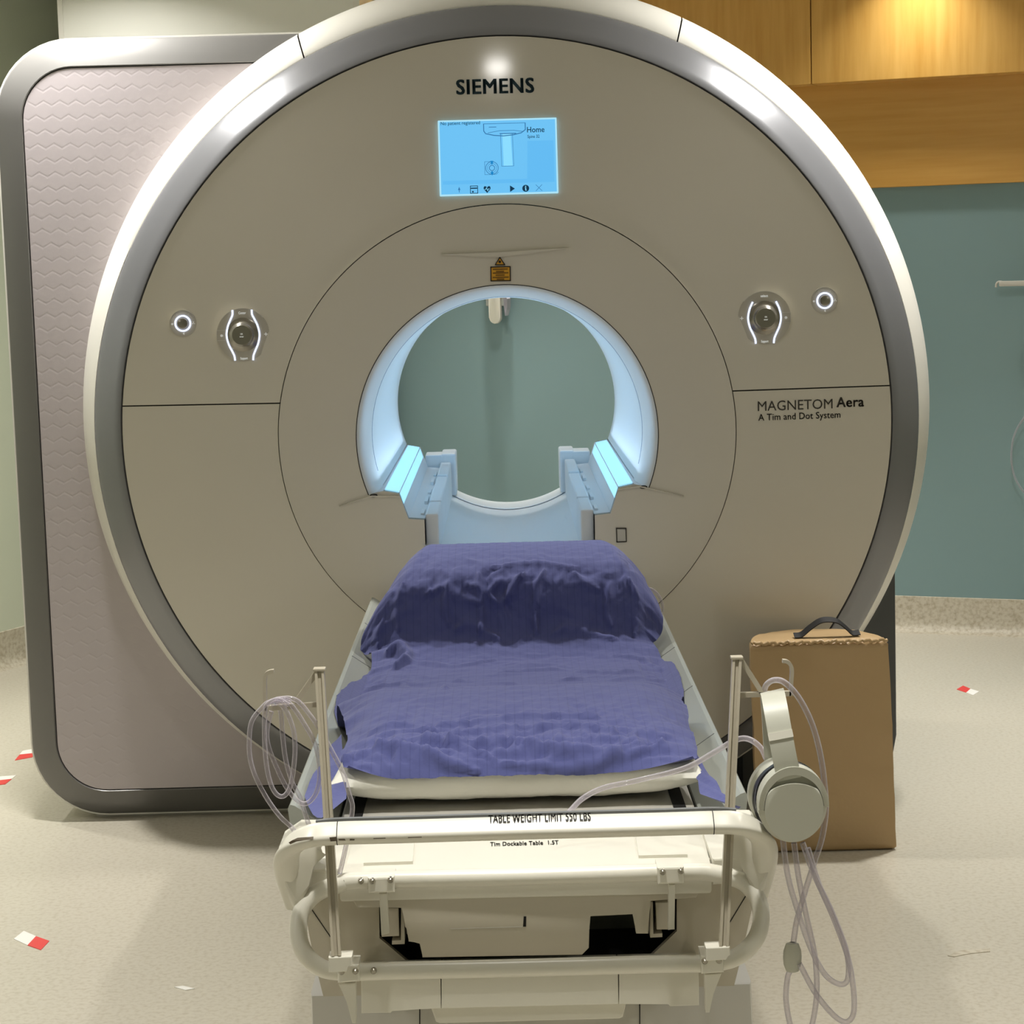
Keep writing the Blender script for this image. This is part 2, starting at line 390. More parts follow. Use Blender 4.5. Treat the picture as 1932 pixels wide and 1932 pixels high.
# white outer shell in three segments with joints, growing a little wider behind the ring
SH = [(0.0, 1.0585, 0.140), (0.002, 1.061, 0.140), (0.014, 1.085, 0.175), (0.022, 1.106, 0.225), (0.026, 1.115, 0.275), (0.027, 1.118, 0.40), (0.03, 1.11, 1.2), (0.02, 1.08, 1.46), (0.0, 0.9, 1.52), (0.0, 0.40, 1.52)]
def shell_seg(d0, d1, label):
    bm = bmesh.new()
    revolve(bm, [(r, y) for _, r, y in SH], lambda k: ZF+SH[k][0], n=90, a0=math.radians(d0), a1=math.radians(d1))
    return obj('outer_shell', bm, M['shell'], scanner, smooth=True, label=label, angle=50)
aL, aR = 117.3, 64.6
shell_seg(aR+.10, aL-.10, 'top cap of the outer shell'); shell_seg(aL+.10, 270, 'left side of the outer shell'); shell_seg(-90, aR-.10, 'right side of the outer shell')
bm = bmesh.new(); revolve(bm, [(r-0.012, y+.006) for _, r, y in SH[1:7]], lambda k: ZF+SH[k+1][0], n=40, a0=math.radians(50), a1=math.radians(130)); obj('seam_backing', bm, M['seam'], scanner, smooth=True)
# collar around the bore: flat ring whose opening steps out for the table slot
RL = 0.380
LEDGE = [(-0.316, 0.9065), (-0.2765, 0.8985), (-0.2545, 0.834), (-0.2145, 0.8305), (-0.2145, 0.62)]
aS = math.degrees(math.atan2(0.897-ZI, 0.353))   # where the lip meets the ledge, right side (negative)
lip = [(RL*math.cos(math.radians(a)), ZI+RL*math.sin(math.radians(a))) for a in [aS+(180-2*aS)*i/90 for i in range(91)]]
hole = lip+LEDGE+[(-x, z) for x, z in LEDGE[::-1]]
bm = bmesh.new()
def loop(bm, pts, y):
    v = [bm.verts.new((x, y, z)) for x, z in pts]; return [bm.edges.new((v[i], v[(i+1) % len(v)])) for i in range(len(v))]
e = loop(bm, circ(0, ZI+.003, 0.573, 144), 0.004)+loop(bm, hole, 0.004)
bmesh.ops.triangle_fill(bm, edges=e, use_beauty=True)
r = bmesh.ops.extrude_face_region(bm, geom=list(bm.faces)); bmesh.ops.translate(bm, verts=[g for g in r['geom'] if isinstance(g, bmesh.types.BMVert)], vec=(0, .03, 0))
collar = obj('bore_collar', bm, M['cover'], scanner)
# lip seam, flare and lit ring at the mouth of the bore
A0, A1 = math.radians(aS), math.radians(180-aS)
obj('lip_seam', revolve(bmesh.new(), [(RL, 0.0035), (RL-.0022, 0.0045)], ZI, n=90, a0=A0, a1=A1), M['inkgrey'], scanner)
fl = [(RL-.002, 0.0056)]+[(RL-.002-0.030*math.sin(t*PI/2)**1.0, 0.0056+0.129*(1-math.cos(t*PI/2))) for t in [i/12 for i in range(1, 13)]]
obj('bore_flare', revolve(bmesh.new(), fl, ZI, n=90, a0=A0-.06, a1=A1+.06), M['bore'], scanner, smooth=True, angle=60)
obj('light_ring', revolve(bmesh.new(), [(0.3495, 0.132), (0.353, 0.139)], ZI, n=90, a0=math.radians(-18), a1=math.radians(198)), M['ringled'], scanner, smooth=True)
obj('flare_joint', revolve(bmesh.new(), [(0.3488, 0.1335), (0.3470, 0.137), (0.3490, 0.1405)], ZI, n=90, a0=math.radians(-15), a1=math.radians(195)), M['flareseam'], scanner, smooth=True)
# bore liner
RB = 0.35
def sq(z): return z if z < 0.235 else 0.235+(z-0.235)*0.94
aA = math.degrees(math.atan2(0.9065-ZI, 0.325))
bm = bmesh.new(); G = []
for y, k in ((0.136, 1.0), (0.2, .997), (0.5, .99), (0.9, .985), (1.34, .98)):
    G.append([bm.verts.new((RB*k*math.cos(math.radians(a)), y, ZI+(sq(RB*k*math.sin(math.radians(a))) if y > .3 else RB*k*math.sin(math.radians(a))))) for a in [aA+(180-2*aA)*i/80 for i in range(81)]])
for i in range(len(G)-1):
    for j in range(80): bm.faces.new((G[i][j], G[i+1][j], G[i+1][j+1], G[i][j+1]))
obj('bore_tube', bm, M['bore'], scanner, smooth=True, angle=60)
bm = bmesh.new(); revolve(bm, [(0.343, 1.34), (0.355, 1.42), (0.368, 1.55), (0.395, 1.60)], ZI, n=120); obj('rear_flare', bm, M['bore'], scanner, smooth=True, angle=60)
for s in (-1, 1):
    # ledge: lit top, sloping side, shelf and the wall of the table slot
    pr = [(0.362, 0.8965), (0.328, 0.9045), (0.316, 0.9065), (0.2765, 0.8985), (0.2545, 0.834), (0.2145, 0.8305), (0.2145, 0.70)]
    pr = [(s*x, z) for x, z in pr]; bm = bmesh.new()
    back = [(pr[-1][0]+s*.02, 0.70), (s*.235, .80), (s*.275, .80), (s*.30, .86), (s*.362, .86)]
    prism(bm, pr+back, 0.006, 1.335); obj('bore_ledge', bm, M['bore'], scanner)
    bm = bmesh.new(); q = [(s*.313, .9085), (s*.279, .9018), (s*.2775, .8985), (s*.3125, .9053)]; prism(bm, q, 0.03, 1.30)
    st_ = obj('light_strip', bm, M['led'], scanner)
    bm = bmesh.new(); q = [(s*.2755, .8965), (s*.2665, .870), (s*.268, .8695), (s*.277, .8955)]; prism(bm, q, 0.03, 1.30); obj('light_strip', bm, M['led'], scanner)
    # guide rail for the table top, in blocks
    rl = thing('x', 'x', 'x') if False else None
    bm = bmesh.new()
    for y0, y1, dz in ((0.03, 0.30, 0), (0.304, 0.62, .004), (0.624, 0.95, 0), (0.954, 1.33, .006)):
        box(bm, *(sorted((s*.2130, s*.1800))), y0, y1, 0.70, 0.842+dz, 0.004)
    box(bm, *sorted((s*.212, s*.165)), 1.335, 1.50, 0.74, 0.875, 0.006); box(bm, *sorted((s*.262, s*.205)), 1.335, 1.45, 0.80, 0.872, 0.004)
    obj('guide_rail', bm, M['bore'], scanner)
    for k in range(5):
        bm = bmesh.new(); box(bm, *sorted((s*.2185, s*.2275)), .10+k*.24, .19+k*.24+.03*(k % 2), .831, .8365+.003*(k % 2), .001); obj('roller_strip', bm, M['bore'], scanner)
    # the strip's own light
    l = bpy.data.lights.new('bore_strip_light', 'AREA'); l.shape = 'RECTANGLE'; l.size = 0.034; l.size_y = 1.22; l.energy = 1.45; l.color = (0.60, 0.80, 1.0)
    lo = bpy.data.objects.new('bore_strip_light', l); C.objects.link(lo); lo.location = (s*.293, .665, .915); lo.rotation_euler = (PI, -s*.25, 0)
# trough under the table path
bm = bmesh.new(); G = []
for y, rr in ((-0.0, .345), (0.3, .345), (1.0, .345), (1.34, .345), (1.35, .352), (1.36, .343), (1.6, .350), (1.66, .372)):
    G.append([bm.verts.new((rr*math.sin(math.radians(a)), y, ZI-rr*math.cos(math.radians(a)))) for a in [-40+80*i/40 for i in range(41)]])
for i in range(len(G)-1):
    for j in range(40): bm.faces.new((G[i][j], G[i+1][j], G[i+1][j+1], G[i][j+1]))
obj('bore_trough', bm, M['bore'], scanner, smooth=True, angle=25)
# creases that fan from the ledges, and the ridge above the bore
for pl in ([(-0.4275,0.8715),(-0.3467,0.8928),(-0.2775,0.8903),(-0.2774,0.893),(-0.3466,0.8962)], [(0.4394,0.8735),(0.3265,0.8994),(0.2744,0.8927),(0.2745,0.8954),(0.3293,0.9026)]):
    bm = bmesh.new(); prism(bm, pl, -0.0015, 0.006); obj('collar_crease', bm, M['cover'], scanner)
pl = [(-0.1523,1.4925),(-0.0761,1.4931),(-0.0078,1.4939),(0.0685,1.4971),(0.1658,1.4997),(0.0683,1.4893),(-0.0081,1.4822),(-0.0763,1.4853)]
bm = bmesh.new(); prism(bm, pl, -0.0035, 0.006, 0.0015); obj('collar_crease', bm, M['cover'], scanner)
# small marks on the collar
bm = bmesh.new(); flat(stroke([(0.2684,0.7961),(0.2925,0.7955),(0.2931,0.7617),(0.2691,0.761)], .0024, True), 0.0015, bm); o = obj('sensor_window', bm, M['inkgrey'], scanner)
bm = bmesh.new(); flat([[(0.2711,0.7933),(0.2911,0.7928),(0.2918,0.7631),(0.2705,0.7637)]], 0.0025, bm); obj('glass', bm, M['plastic2'], o)
bm = bmesh.new(); prism(bm, circ(-.083, ZI+.366, .0042, 16, rz=.003), 0.010, 0.03); obj('microphone_hole', bm, M['black'], scanner)
for (u, v) in ((-0.34,0.896), (0.3385,0.899)):
    bm = bmesh.new(); flat(stroke(circ(u, v, .0085, 20, rz=.0032), .0022, True), -0.001, bm, .004); obj('bore_mark', bm, M['black'], scanner)
# warning labels above the bore
o = obj('warning_triangle', flat([[(-0.0191,1.4629),(0.0058,1.4622),(-0.0068,1.4821)]], 0.002), M['yellow'], scanner)
bm = bmesh.new(); flat(stroke([(-0.0185,1.4635),(0.0052,1.4629),(-0.0068,1.4815)], .0022, True), 0.0008, bm, .0012); flat([circ(*(-0.0071,1.4704), .0032, 12)], 0.0008, bm, .0012); obj('triangle_print', bm, M['black'], o)
o = obj('warning_label', flat([[(-0.0311,1.4593),(0.0189,1.4593),(0.0186,1.4227),(-0.0314,1.4227)]], 0.002), M['yellow'], scanner)
bm = bmesh.new(); flat(stroke([(-0.0298,1.458),(0.0182,1.458),(0.0179,1.4234),(-0.0301,1.424)], .0026, True), 0.0008, bm, .0012); obj('label_border', bm, M['black'], o)
bm = bmesh.new()
for v, a, b in ((508, 930, 958), (512, 936, 951), (515, 930, 959), (519, 935, 952), (523, 929.5, 959.5), (526.5, 937, 951)):
    x0, z0 = (-0.0066,1.4417); k = 1/752.0
    flat([[(x0+(a-944)*k, z0-(v-1-516)*k), (x0+(b-944)*k, z0-(v-1-516)*k), (x0+(b-944)*k, z0-(v+1.2-516)*k), (x0+(a-944)*k, z0-(v+1.2-516)*k)]], 0.001, bm, .001)
obj('label_print', bm, M['ochre'], o)
# lettering laid on the dished cover
def on_face(bm, off=0.0012):
    for v in bm.verts: v.co.y = face_y(v.co.x, v.co.z)-off
    return bm
def letter(name, s, x, z, wd, h, bold, m, parent=scanner, **k):
    bm = text_polys(bmesh.new(), s, x, z, wd, h, bold)
    bmesh.ops.subdivide_edges(bm, edges=[e for e in bm.edges if e.calc_length() > .03], cuts=2)
    return obj(name, on_face(bm), m, parent, **k)
xa, za = (-0.1021,1.8845); xb, zb = (0.0882,1.8847)
letter('maker_lettering', 'SIEMENS', xa, za, xb-xa, 0.0355, 0.030, M['ink'], label='bold petrol lettering')
xa, za = (0.6303,1.0815); xb, zb = (0.8219,1.0831)
letter('model_lettering', 'MAGNETOM', xa, za, xb-xa, 0.0245, 0.0, M['inkgrey'])
xa, za = (0.8326,1.0841); xb, zb = (0.9023,1.0849)
letter('model_lettering', 'Aera', xa, za, xb-xa, 0.0245, 0.022, M['inkgrey'])
xa, za = (0.6314,1.0573); xb, zb = (0.8418,1.057)
letter('model_lettering', 'A Tim and Dot System', xa, za, xb-xa, 0.0165, 0.008, M['inkgrey'])
# ---- the screen
def pl_y(z): return 0.003+(z-1.635)*0.11   # tilted glass plane
SC = [(-0.1517,1.8193),(0.1407,1.8207),(0.1416,1.6372),(-0.1495,1.6331)]
sw = [-0.151, 0.1425, 1.635, 1.8205]
def screen_plate(bm, polys, off, th=0.001):
    for p in polys:
        a = [bm.verts.new((x, pl_y(z)-off, z)) for x, z in p]; b = [bm.verts.new((x, pl_y(z)-off+th, z)) for x, z in p]
        bm.faces.new(a); bm.faces.new(b[::-1]); n = len(p)
        for i in range(n): bm.faces.new((a[i], b[i], b[(i+1) % n], a[(i+1) % n]))
    return bm
def emis(name, c, s):
    return mat(name, (10, 10, 12), 0.3, emit=c, es=s, spec=0.2)
M['s_bg'] = emis('screen sky blue', (112, 200, 252), 0.93); M['s_edge'] = emis('screen pale border', (176, 232, 252), 0.95)
M['s_bar'] = emis('screen lower band', (102, 193, 250), 0.93); M['s_line'] = emis('screen line blue', (58, 132, 190), 0.75)
M['s_dark'] = emis('screen navy', (8, 58, 88), 0.8); M['s_mid'] = emis('screen mid blue', (16, 142, 214), 0.85); M['s_pale'] = emis('screen highlight', (138, 220, 255), 1.0)
x0, x1, z0, z1 = sw
X = lambda u: x0+(x1-x0)*u
Z = lambda v: z1-(z1-z0)*v
bm = bmesh.new(); screen_plate(bm, [rrect(x0, x1, z0, z1, .002)], 0.0, 0.05); screen = obj('display_screen', bm, M['s_edge'], scanner, label='glowing blue touch display')
e = .004
bm = bmesh.new(); screen_plate(bm, [[(x0+e, z0+e), (x1-e, z0+e), (x1-e, z1-e), (x0+e, z1-e)]], 0.0012); obj('screen_image', bm, M['s_bg'], screen)
bm = bmesh.new(); screen_plate(bm, [[(X(.03), Z(.85)), (X(.97), Z(.85)), (X(.97), Z(.80)), (X(.03), Z(.80))], [(X(.74), Z(.80)), (X(.97), Z(.80)), (X(.97), Z(.30)), (X(.75), Z(.30))]], 0.0016); obj('screen_band', bm, M['s_bar'], screen)
def stext(s, u, v, wd, h, m, bold=0.0):
    bm = text_polys(bmesh.new(), s, X(u), Z(v), wd*(x1-x0), h*(z1-z0), bold)
    for vv in bm.verts: vv.co.y = pl_y(vv.co.z)-.0022
    return obj('screen_text', bm, m, screen)
stext('No patient registered', .025, .062, .33, .042, M['s_dark'], .008)
stext('Home', .75, .188, .145, .072, M['s_dark'], .012); stext('Spine 32', .752, .262, .10, .040, M['s_dark'], .012)
bm = bmesh.new()
pic = []
# picture of the scanner and its table seen from above
pic += stroke([(X(.385), Z(.06)), (X(.385), Z(.155)), (X(.40), Z(.19)), (X(.47), Z(.215)), (X(.55), Z(.225)), (X(.63), Z(.215)), (X(.70), Z(.19)), (X(.735), Z(.15)), (X(.735), Z(.06))], .0022)
pic += stroke([(X(.385), Z(.06)), (X(.735), Z(.06))], .0012)+stroke([(X(.43), Z(.105)), (X(.49), Z(.105))], .0016)+stroke([(X(.42), Z(.18)), (X(.52), Z(.155)), (X(.64), Z(.155)), (X(.72), Z(.175))], .0012)
pic += stroke([(X(.52), Z(.195)), (X(.655), Z(.195))], .0022)
pic += stroke([(X(.525), Z(.20)), (X(.528), Z(.625)), (X(.63), Z(.625)), (X(.625), Z(.20))], .0009)
pic += stroke([(X(.385), Z(.56)), (X(.385), Z(.73)), (X(.48), Z(.73)), (X(.50), Z(.70))], .0009)+stroke([(X(.385), Z(.56)), (X(.43), Z(.56))], .0009)
xc, zc = X(.446), Z(.645)
pic += stroke(circ(xc, zc, .0155, 28), .0014, True)+stroke(circ(xc, zc, .0065, 20), .0016, True)+stroke(circ(xc, zc, .0112, 24), .0008, True)
screen_plate(bm, pic, 0.0022); obj('screen_drawing', bm, M['s_line'], screen)
bm = bmesh.new(); screen_plate(bm, [[(X(.54), Z(.20)), (X(.61), Z(.20)), (X(.62), Z(.62)), (X(.545), Z(.62))], [(X(.55), Z(.215)), (X(.66), Z(.205)), (X(.60), Z(.225))]], 0.0018); obj('screen_table_shape', bm, M['s_pale'], screen)
bm = bmesh.new(); screen_plate(bm, [[(xc-.0038, zc+.0175), (xc+.0038, zc+.0175), (xc+.002, zc+.009), (xc-.002, zc+.009)], [(xc-.0035, zc-.0125), (xc, zc-.0185), (xc+.0035, zc-.0125), (xc+.0015, zc-.008), (xc-.0015, zc-.008)]], 0.0026); obj('screen_arrows', bm, M['s_mid'], screen)
bm = bmesh.new(); ic = []
def icx(u): return X(u), Z(.925)
x_, z_ = icx(.165); ic2 = [[(x_-.003, z_), (x_, z_+.008), (x_+.003, z_), (x_+.0008, z_), (x_+.0008, z_-.006), (x_-.0008, z_-.006), (x_-.0008, z_)]]
x_, z_ = icx(.29); ic += stroke([(x_-.009, z_-.009), (x_+.009, z_-.009), (x_+.009, z_+.009), (x_-.009, z_+.009)], .0016, True)+[[(x_-.008, z_+.002), (x_+.008, z_+.002), (x_+.008, z_+.005), (x_-.008, z_+.005)], [(x_-.005, z_-.007), (x_-.001, z_-.007), (x_-.001, z_-.003), (x_-.005, z_-.003)]]
x_, z_ = icx(.40); ic += [[(x_, z_-.009), (x_+.0085, z_+.001), (x_+.0085, z_+.005), (x_+.006, z_+.008), (x_+.002, z_+.007), (x_, z_+.004), (x_-.002, z_+.007), (x_-.006, z_+.008), (x_-.0085, z_+.005), (x_-.0085, z_+.001)]]
x_, z_ = icx(.61); ic += [[(x_-.005, z_-.008), (x_+.007, z_), (x_-.005, z_+.008)]]
x_, z_ = icx(.725); ic += [circ(x_, z_, .0085, 24)]
bm.free()
def icon(p, m, off=0.0024, nm='screen_icon'):
    bm = bmesh.new(); screen_plate(bm, p, off); obj(nm, bm, m, screen)
for p in (ic[:6], ic[6:7], ic[7:8], ic[8:9]): icon(p, M['s_dark'])
icon(ic2, M['s_line'])
x_, z_ = icx(.835); icon(stroke([(x_-.007, z_-.007), (x_+.008, z_+.008)], .0011)+stroke([(x_-.007, z_+.008), (x_+.008, z_-.007)], .0011), M['s_line'])
x_, z_ = icx(.725); icon([[(x_-.0012, z_-.0055), (x_+.0022, z_-.0055), (x_+.0022, z_-.004), (x_+.0012, z_-.004), (x_+.0012, z_+.002), (x_-.002, z_+.002), (x_-.002, z_+.0007), (x_-.0012, z_+.0007)], circ(x_, z_+.0045, .0015, 10)], M['s_pale'], .0034, 'icon_letter')
x_, z_ = icx(.40); icon(stroke([(x_-.006, z_), (x_-.003, z_), (x_-.0015, z_+.004), (x_+.0015, z_-.004), (x_+.003, z_+.001), (x_+.006, z_+.001)], .0012), M['s_pale'], .0034, 'icon_pulse')
# ---- round control panels left and right, small fan and light dials beside them
def control(cx, cz, s, words, parent=scanner):
    """s = +1: plus sign to the right of the knob"""
    Y = face_y(cx*.93, ZF+(cz-ZF)*.93)+.001
    bm = bmesh.new(); g = circ(cx, cz, .066, 48); prism(bm, g, Y-.002, Y+.022, .003); base = obj('control_panel', bm, M['control'], parent)
    for v in base.data.vertices: pass
    bm = bmesh.new(); pr = [(0.0, -.030), (.024, -.030), (.0265, -.0275), (.0285, -.012), (.034, -.006), (.042, -.003), (.042, .01)]
    # knob turned about its own axis
    R = [[bm.verts.new((cx+r*math.cos(2*PI*i/48), Y+y, cz+r*math.sin(2*PI*i/48))) for r, y in pr] for i in range(48)]
    for i in range(48):
        for k in range(len(pr)-1): bm.faces.new((R[i][k], R[i][k+1], R[(i+1) % 48][k+1], R[(i+1) % 48][k]))
    bmesh.ops.remove_doubles(bm, verts=bm.verts, dist=1e-5); obj('turning_knob', bm, M['knob'], base, smooth=True, angle=30)
    for q in (-1, 1):
        pts = [Vector((cx+q*a, Y-.0035, cz+b)) for a, b in ((.024, .062), (.0245, .050), (.029, .040), (.037, .022), (.041, 0), (.037, -.022), (.029, -.040), (.024, -.052), (.0225, -.064))]
        if words[0] == 'select': pts = pts[2:]
        bm = bmesh.new(); sweep(bm, spline(pts, 6), [(-.0022, -.0012), (.0022, -.0012), (.0022, .0012), (-.0022, .0012)], up=(1, 0, 0)); obj('light_line', bm, M['panelled'], base)
    def mark(nm, polys, dy, m): bm = bmesh.new(); flat(polys, Y-dy, bm); obj(nm, bm, M[m], base)
    mark('plus_symbol', stroke([(cx+s*.053, cz), (cx+s*.061, cz)], .0018)+stroke([(cx+s*.057, cz-.004), (cx+s*.057, cz+.004)], .0018), .0045, 'glyph')
    mark('home_symbol', [circ(cx-s*.0535, cz-.001, .0034, 14)], .0045, 'glyph')
    for wd_, dx, dz, w_, h_, dy in (('OK', -.003, .001, .006, .0036, .0315), ('enter', -.005, -.0055, .010, .0030, .0315), (words[0], -.009, .0515, .018, .006, .0035), (words[1], -.009, -.0615, .018, .006, .0035)):
        obj('control_lettering', text_polys(bmesh.new(), wd_, cx+dx, cz+dz, w_, h_, .02, Y-dy), M['glyph'], base)
    mark('top_outline', stroke(circ(cx, cz, .0655, 30, 40, 140), .0014), .003, 'glyphdim'); mark('inner_outline', stroke([(cx-.022, cz+.040), (cx+.022, cz+.040)], .001), .003, 'glyphdim')
    mark('home_outline', stroke([(cx-s*.045, cz+.012), (cx-s*.0655, cz+.012), (cx-s*.0655, cz-.013), (cx-s*.045, cz-.013)], .0012), .003, 'glyphdim'); mark('plus_outline', stroke([(cx+s*.0655, cz-.007), (cx+s*.0655, cz+.008)], .0011), .003, 'glyphdim')
    return base
c = (-0.6527,1.3069); control(c[0], c[1], 1, ('Center', 'Support'))['label'] = 'left control panel'
c = (0.6498,1.3144); control(c[0], c[1], -1, ('select', 'Support'))['label'] = 'right control panel'
def dial(cx, cz, parent=scanner):
    Y = face_y(cx*.965, ZF+(cz-ZF)*.965)
    bm = bmesh.new(); prism(bm, circ(cx, cz, .0335, 40), Y-.001, Y+.02); d = obj('fan_dial', bm, M['control'], parent)
    bm = bmesh.new(); prism(bm, circ(cx, cz, .0135, 32), Y-.010, Y, .002); obj('push_button', bm, M['knob'], d, smooth=True)
    bm = bmesh.new(); sweep(bm, [Vector((x, Y-.0035, z)) for x, z in circ(cx, cz, .0188, 40)], [(-.0022, -.0015), (.0022, -.0015), (.0022, .0015), (-.0022, .0015)], closed=True); obj('light_circle', bm, M['panelled'], d)
    def mark(nm, polys, dy, m): bm = bmesh.new(); flat(polys, Y-dy, bm); obj(nm, bm, M[m], d)
    mark('arrow_symbol', [[(cx-.002, cz-.0255), (cx+.0025, cz-.029), (cx+.0025, cz-.022)]], .0025, 'glyph'); mark('dot_symbol', [circ(cx-.027, cz-.001, .0026, 12)], .0025, 'glyph')
    mark('fan_symbol', [[(cx+.0265-.0003*math.cos(a), cz-.0003*math.sin(a)), (cx+.0265+.004*math.cos(a-.35), cz+.004*math.sin(a-.35)), (cx+.0265+.004*math.cos(a+.35), cz+.004*math.sin(a+.35))] for a in (PI/2, PI/2+2.09, PI/2+4.19)], .0025, 'glyph')
    mark('dial_outline', stroke(circ(cx, cz, .032, 24, 30, 160), .0022), .0018, 'glyphdim')
    for q in (-1, 1): mark('dial_tick', stroke([(cx+q*.017, cz+.0265), (cx+q*.013, cz+.020)], .001), .0018, 'glyphdim')
    return d
dial(*(-0.8049,1.3386))['label'] = 'left fan dial'; dial(*(0.8039,1.3526))['label'] = 'right fan dial'
# ---- squared rear housing behind the disc: silver frame and textured insert
YP = 0.272
HX0, HX1, HZ0, HZ1 = -1.307, 0.30, 0.012, 2.073
def hcorn(ins):
    """outline of the housing: round corners on the free left side, square where the disc covers it"""
    r = 0.20-ins*.9; x0, x1, z0, z1 = HX0+ins, HX1, HZ0+ins, HZ1-ins; p = [(x1, z1)]
    for cx, cz, a0 in ((x0+r, z1-r, 90), (x0+r, z0+r, 180)):
        p += [(cx+r*math.cos(math.radians(a0+90*i/12)), cz+r*math.sin(math.radians(a0+90*i/12))) for i in range(13)]
    return p+[(x1, z0)]
BH = circ(0, ZF, 0.80, 48, 99, 261)     # the disc hides the rest: the plates stop clear of the bore
def hplate(ins, y0, y1):
    o = hcorn(ins); o[0] = (BH[0][0], o[0][1]); o[-1] = (BH[-1][0], o[-1][1])
    bm = bmesh.new(); prism(bm, o+BH[::-1], y0, y1); return bm
prof = [(0.074, 0.006), (0.0735, 0.001), (0.071, -.0008), (0.05, .0075), (0.025, .0195), (0.006, 0.031), (0.001, 0.0345), (0.0, 0.038)]
bm = bmesh.new(); L = [[bm.verts.new((x, YP+dy, z)) for x, z in hcorn(ins)] for ins, dy in prof]; n = len(L[0])
for a, b in zip(L, L[1:]):
    for i in range(n-1): bm.faces.new((a[i], a[i+1], b[i+1], b[i]))
obj('housing_frame', bm, M['frame'], scanner, smooth=True, angle=50)
bm = bmesh.new(); A = [bm.verts.new((x, YP+.0065, z)) for x, z in hcorn(.066)]; B = [bm.verts.new((x, YP+.0065, z)) for x, z in hcorn(.08)]
for i in range(n-1): bm.faces.new((A[i], A[i+1], B[i+1], B[i]))
obj('frame_joint', bm, M['seam'], scanner)
obj('textured_insert', hplate(.0765, YP+.001, YP+.02), M['insert'], scanner)
obj('rear_housing', hplate(-.0035, YP+.036, 1.1), M['shell'], scanner)
bm = bmesh.new(); prism(bm, rrect(HX0+.16, -.3, 0.0, 0.05, .004), YP+.05, 1.08); obj('plinth', bm, M['plastic2'], scanner)
# dark side cover low on the right
bm = bmesh.new(); z0, z1 = (1.0421,0.0843)[1]+.0, (1.0397,0.6244)[1]+.12
p = [(0.62, z1), ((1.0397,0.6244)[0], z1), ((1.043,0.1582)[0], (1.043,0.1582)[1]), ((1.0334,0.1067)[0], (1.0334,0.1067)[1]), ((0.9851,-0.0031)[0], 0.075), (0.90, 0.012), (0.62, 0.012)]
prism(bm, p, 0.36, 1.2, 0.004); obj('side_cover', bm, M['sidec'], scanner, label='dark grey side cover')
# ------------------------------------------------------------------ the docked patient table
table = thing('patient_table', 'long white wheeled patient table docked to the scanner, draped with the blue sheet', 'table', (0.0, -1.2, 0))
YE = -2.24
bm = bmesh.new()
cs = [(-.353, .640), (-.349, .647), (-.342, .645), (-.283, .604), (-.282, .56), (.282, .56), (.283, .604), (.342, .645), (.349, .647), (.353, .640), (.335, .50), (.26, .43), (-.26, .43), (-.335, .50)]
prism(bm, cs, -2.02, -0.06); obj('table_body', bm, M['shield'], table, label='grey green side shields of the table')
for y in (-1.62, -1.22, -.82, -.42):
    for s in (-1, 1):
        bm = bmesh.new(); prism(bm, [(s*.343, .6465), (s*.284, .6055), (s*.284, .603), (s*.343, .643)], y-.0012, y+.0012); obj('shield_joint', bm, M['edge'], table)
bm = bmesh.new(); box(bm, -.279, .279, -2.06, -.05, .565, .6035, .003); obj('table_top', bm, M['plastic2'], table)
for s in (-1, 1):
    bm = bmesh.new(); box(bm, s*.255-.010, s*.255+.010, -2.0, -.06, .600, .6045); obj('track_groove', bm, M['dark'], table)
# foot end: white deck, printed line, two flat hatches
bm = bmesh.new(); prism(bm, [(-0.258,-2.2384),(0.2728,-2.2464),(0.276,-2.1241),(0.2787,-1.9478),(-0.2398,-1.9449),(-0.2633,-2.0721)], .56, .6, .006, axis='Z'); obj('end_deck', bm, M['plastic'], table, smooth=True)
for pl in ([(-0.2261,-2.1938),(-0.1547,-2.1926),(-0.1585,-2.0318),(-0.2248,-2.0341)], [(0.1729,-2.1943),(0.2435,-2.1956),(0.2472,-2.0308),(0.1765,-2.0326)]):
    bm = bmesh.new(); prism(bm, pl, .598, .6045, .0018, axis='Z'); obj('deck_hatch', bm, M['plastic'], table)
    bm = bmesh.new(); cx = sum(p[0] for p in pl)/4; y = max(p[1] for p in pl)
    box(bm, cx-.010, cx+.010, y-.022, y-.010, .6035, .6052); obj('hatch_catch', bm, M['plastic2'], table)
xa, ya = (-0.0429,-2.1129); xb, yb = (0.0591,-2.1116)
obj('deck_lettering', text_polys(bmesh.new(), 'Tim Dockable Table  1.5T', xa, ya, xb-xa, 0.020, 0.02, .6008, plane='Z'), M['inkgrey'], table)
# back panel of the foot end with a stepped opening, hollow behind
bm = bmesh.new()
O = [(-0.3109,0.5991),(0.3375,0.5967),(0.3382,0.5334),(0.3203,0.4542),(0.3081,0.4065),(-0.2913,0.4075),(-0.3043,0.4719),(-0.3151,0.5518)]
I = [(-0.2056,0.5392),(-0.2064,0.4931),(-0.1645,0.4544),(0.1859,0.4532),(0.2259,0.4912),(0.2268,0.5413)]
e = loop(bm, O, -2.2)+loop(bm, I, -2.2); bmesh.ops.triangle_fill(bm, edges=e, use_beauty=True)
r = bmesh.ops.extrude_face_region(bm, geom=list(bm.faces)); bmesh.ops.translate(bm, verts=[g for g in r['geom'] if isinstance(g, bmesh.types.BMVert)], vec=(0, .01, 0))
obj('end_panel', bm, M['plate'], table)
x0 = (-0.2185,0.5014)[0]; x1 = (0.2359,0.4885)[0]; zt = (0.0024,0.5508)[1]; zb = (-0.0003,0.4489)[1]
bm = bmesh.new(); box(bm, x0, x1, -2.19, -1.95, zb-.012, zt)
for f in [f for f in bm.faces if f.normal.y < -.9]: bm.faces.remove(f)
obj('hollow', bm, M['cavity'], table)
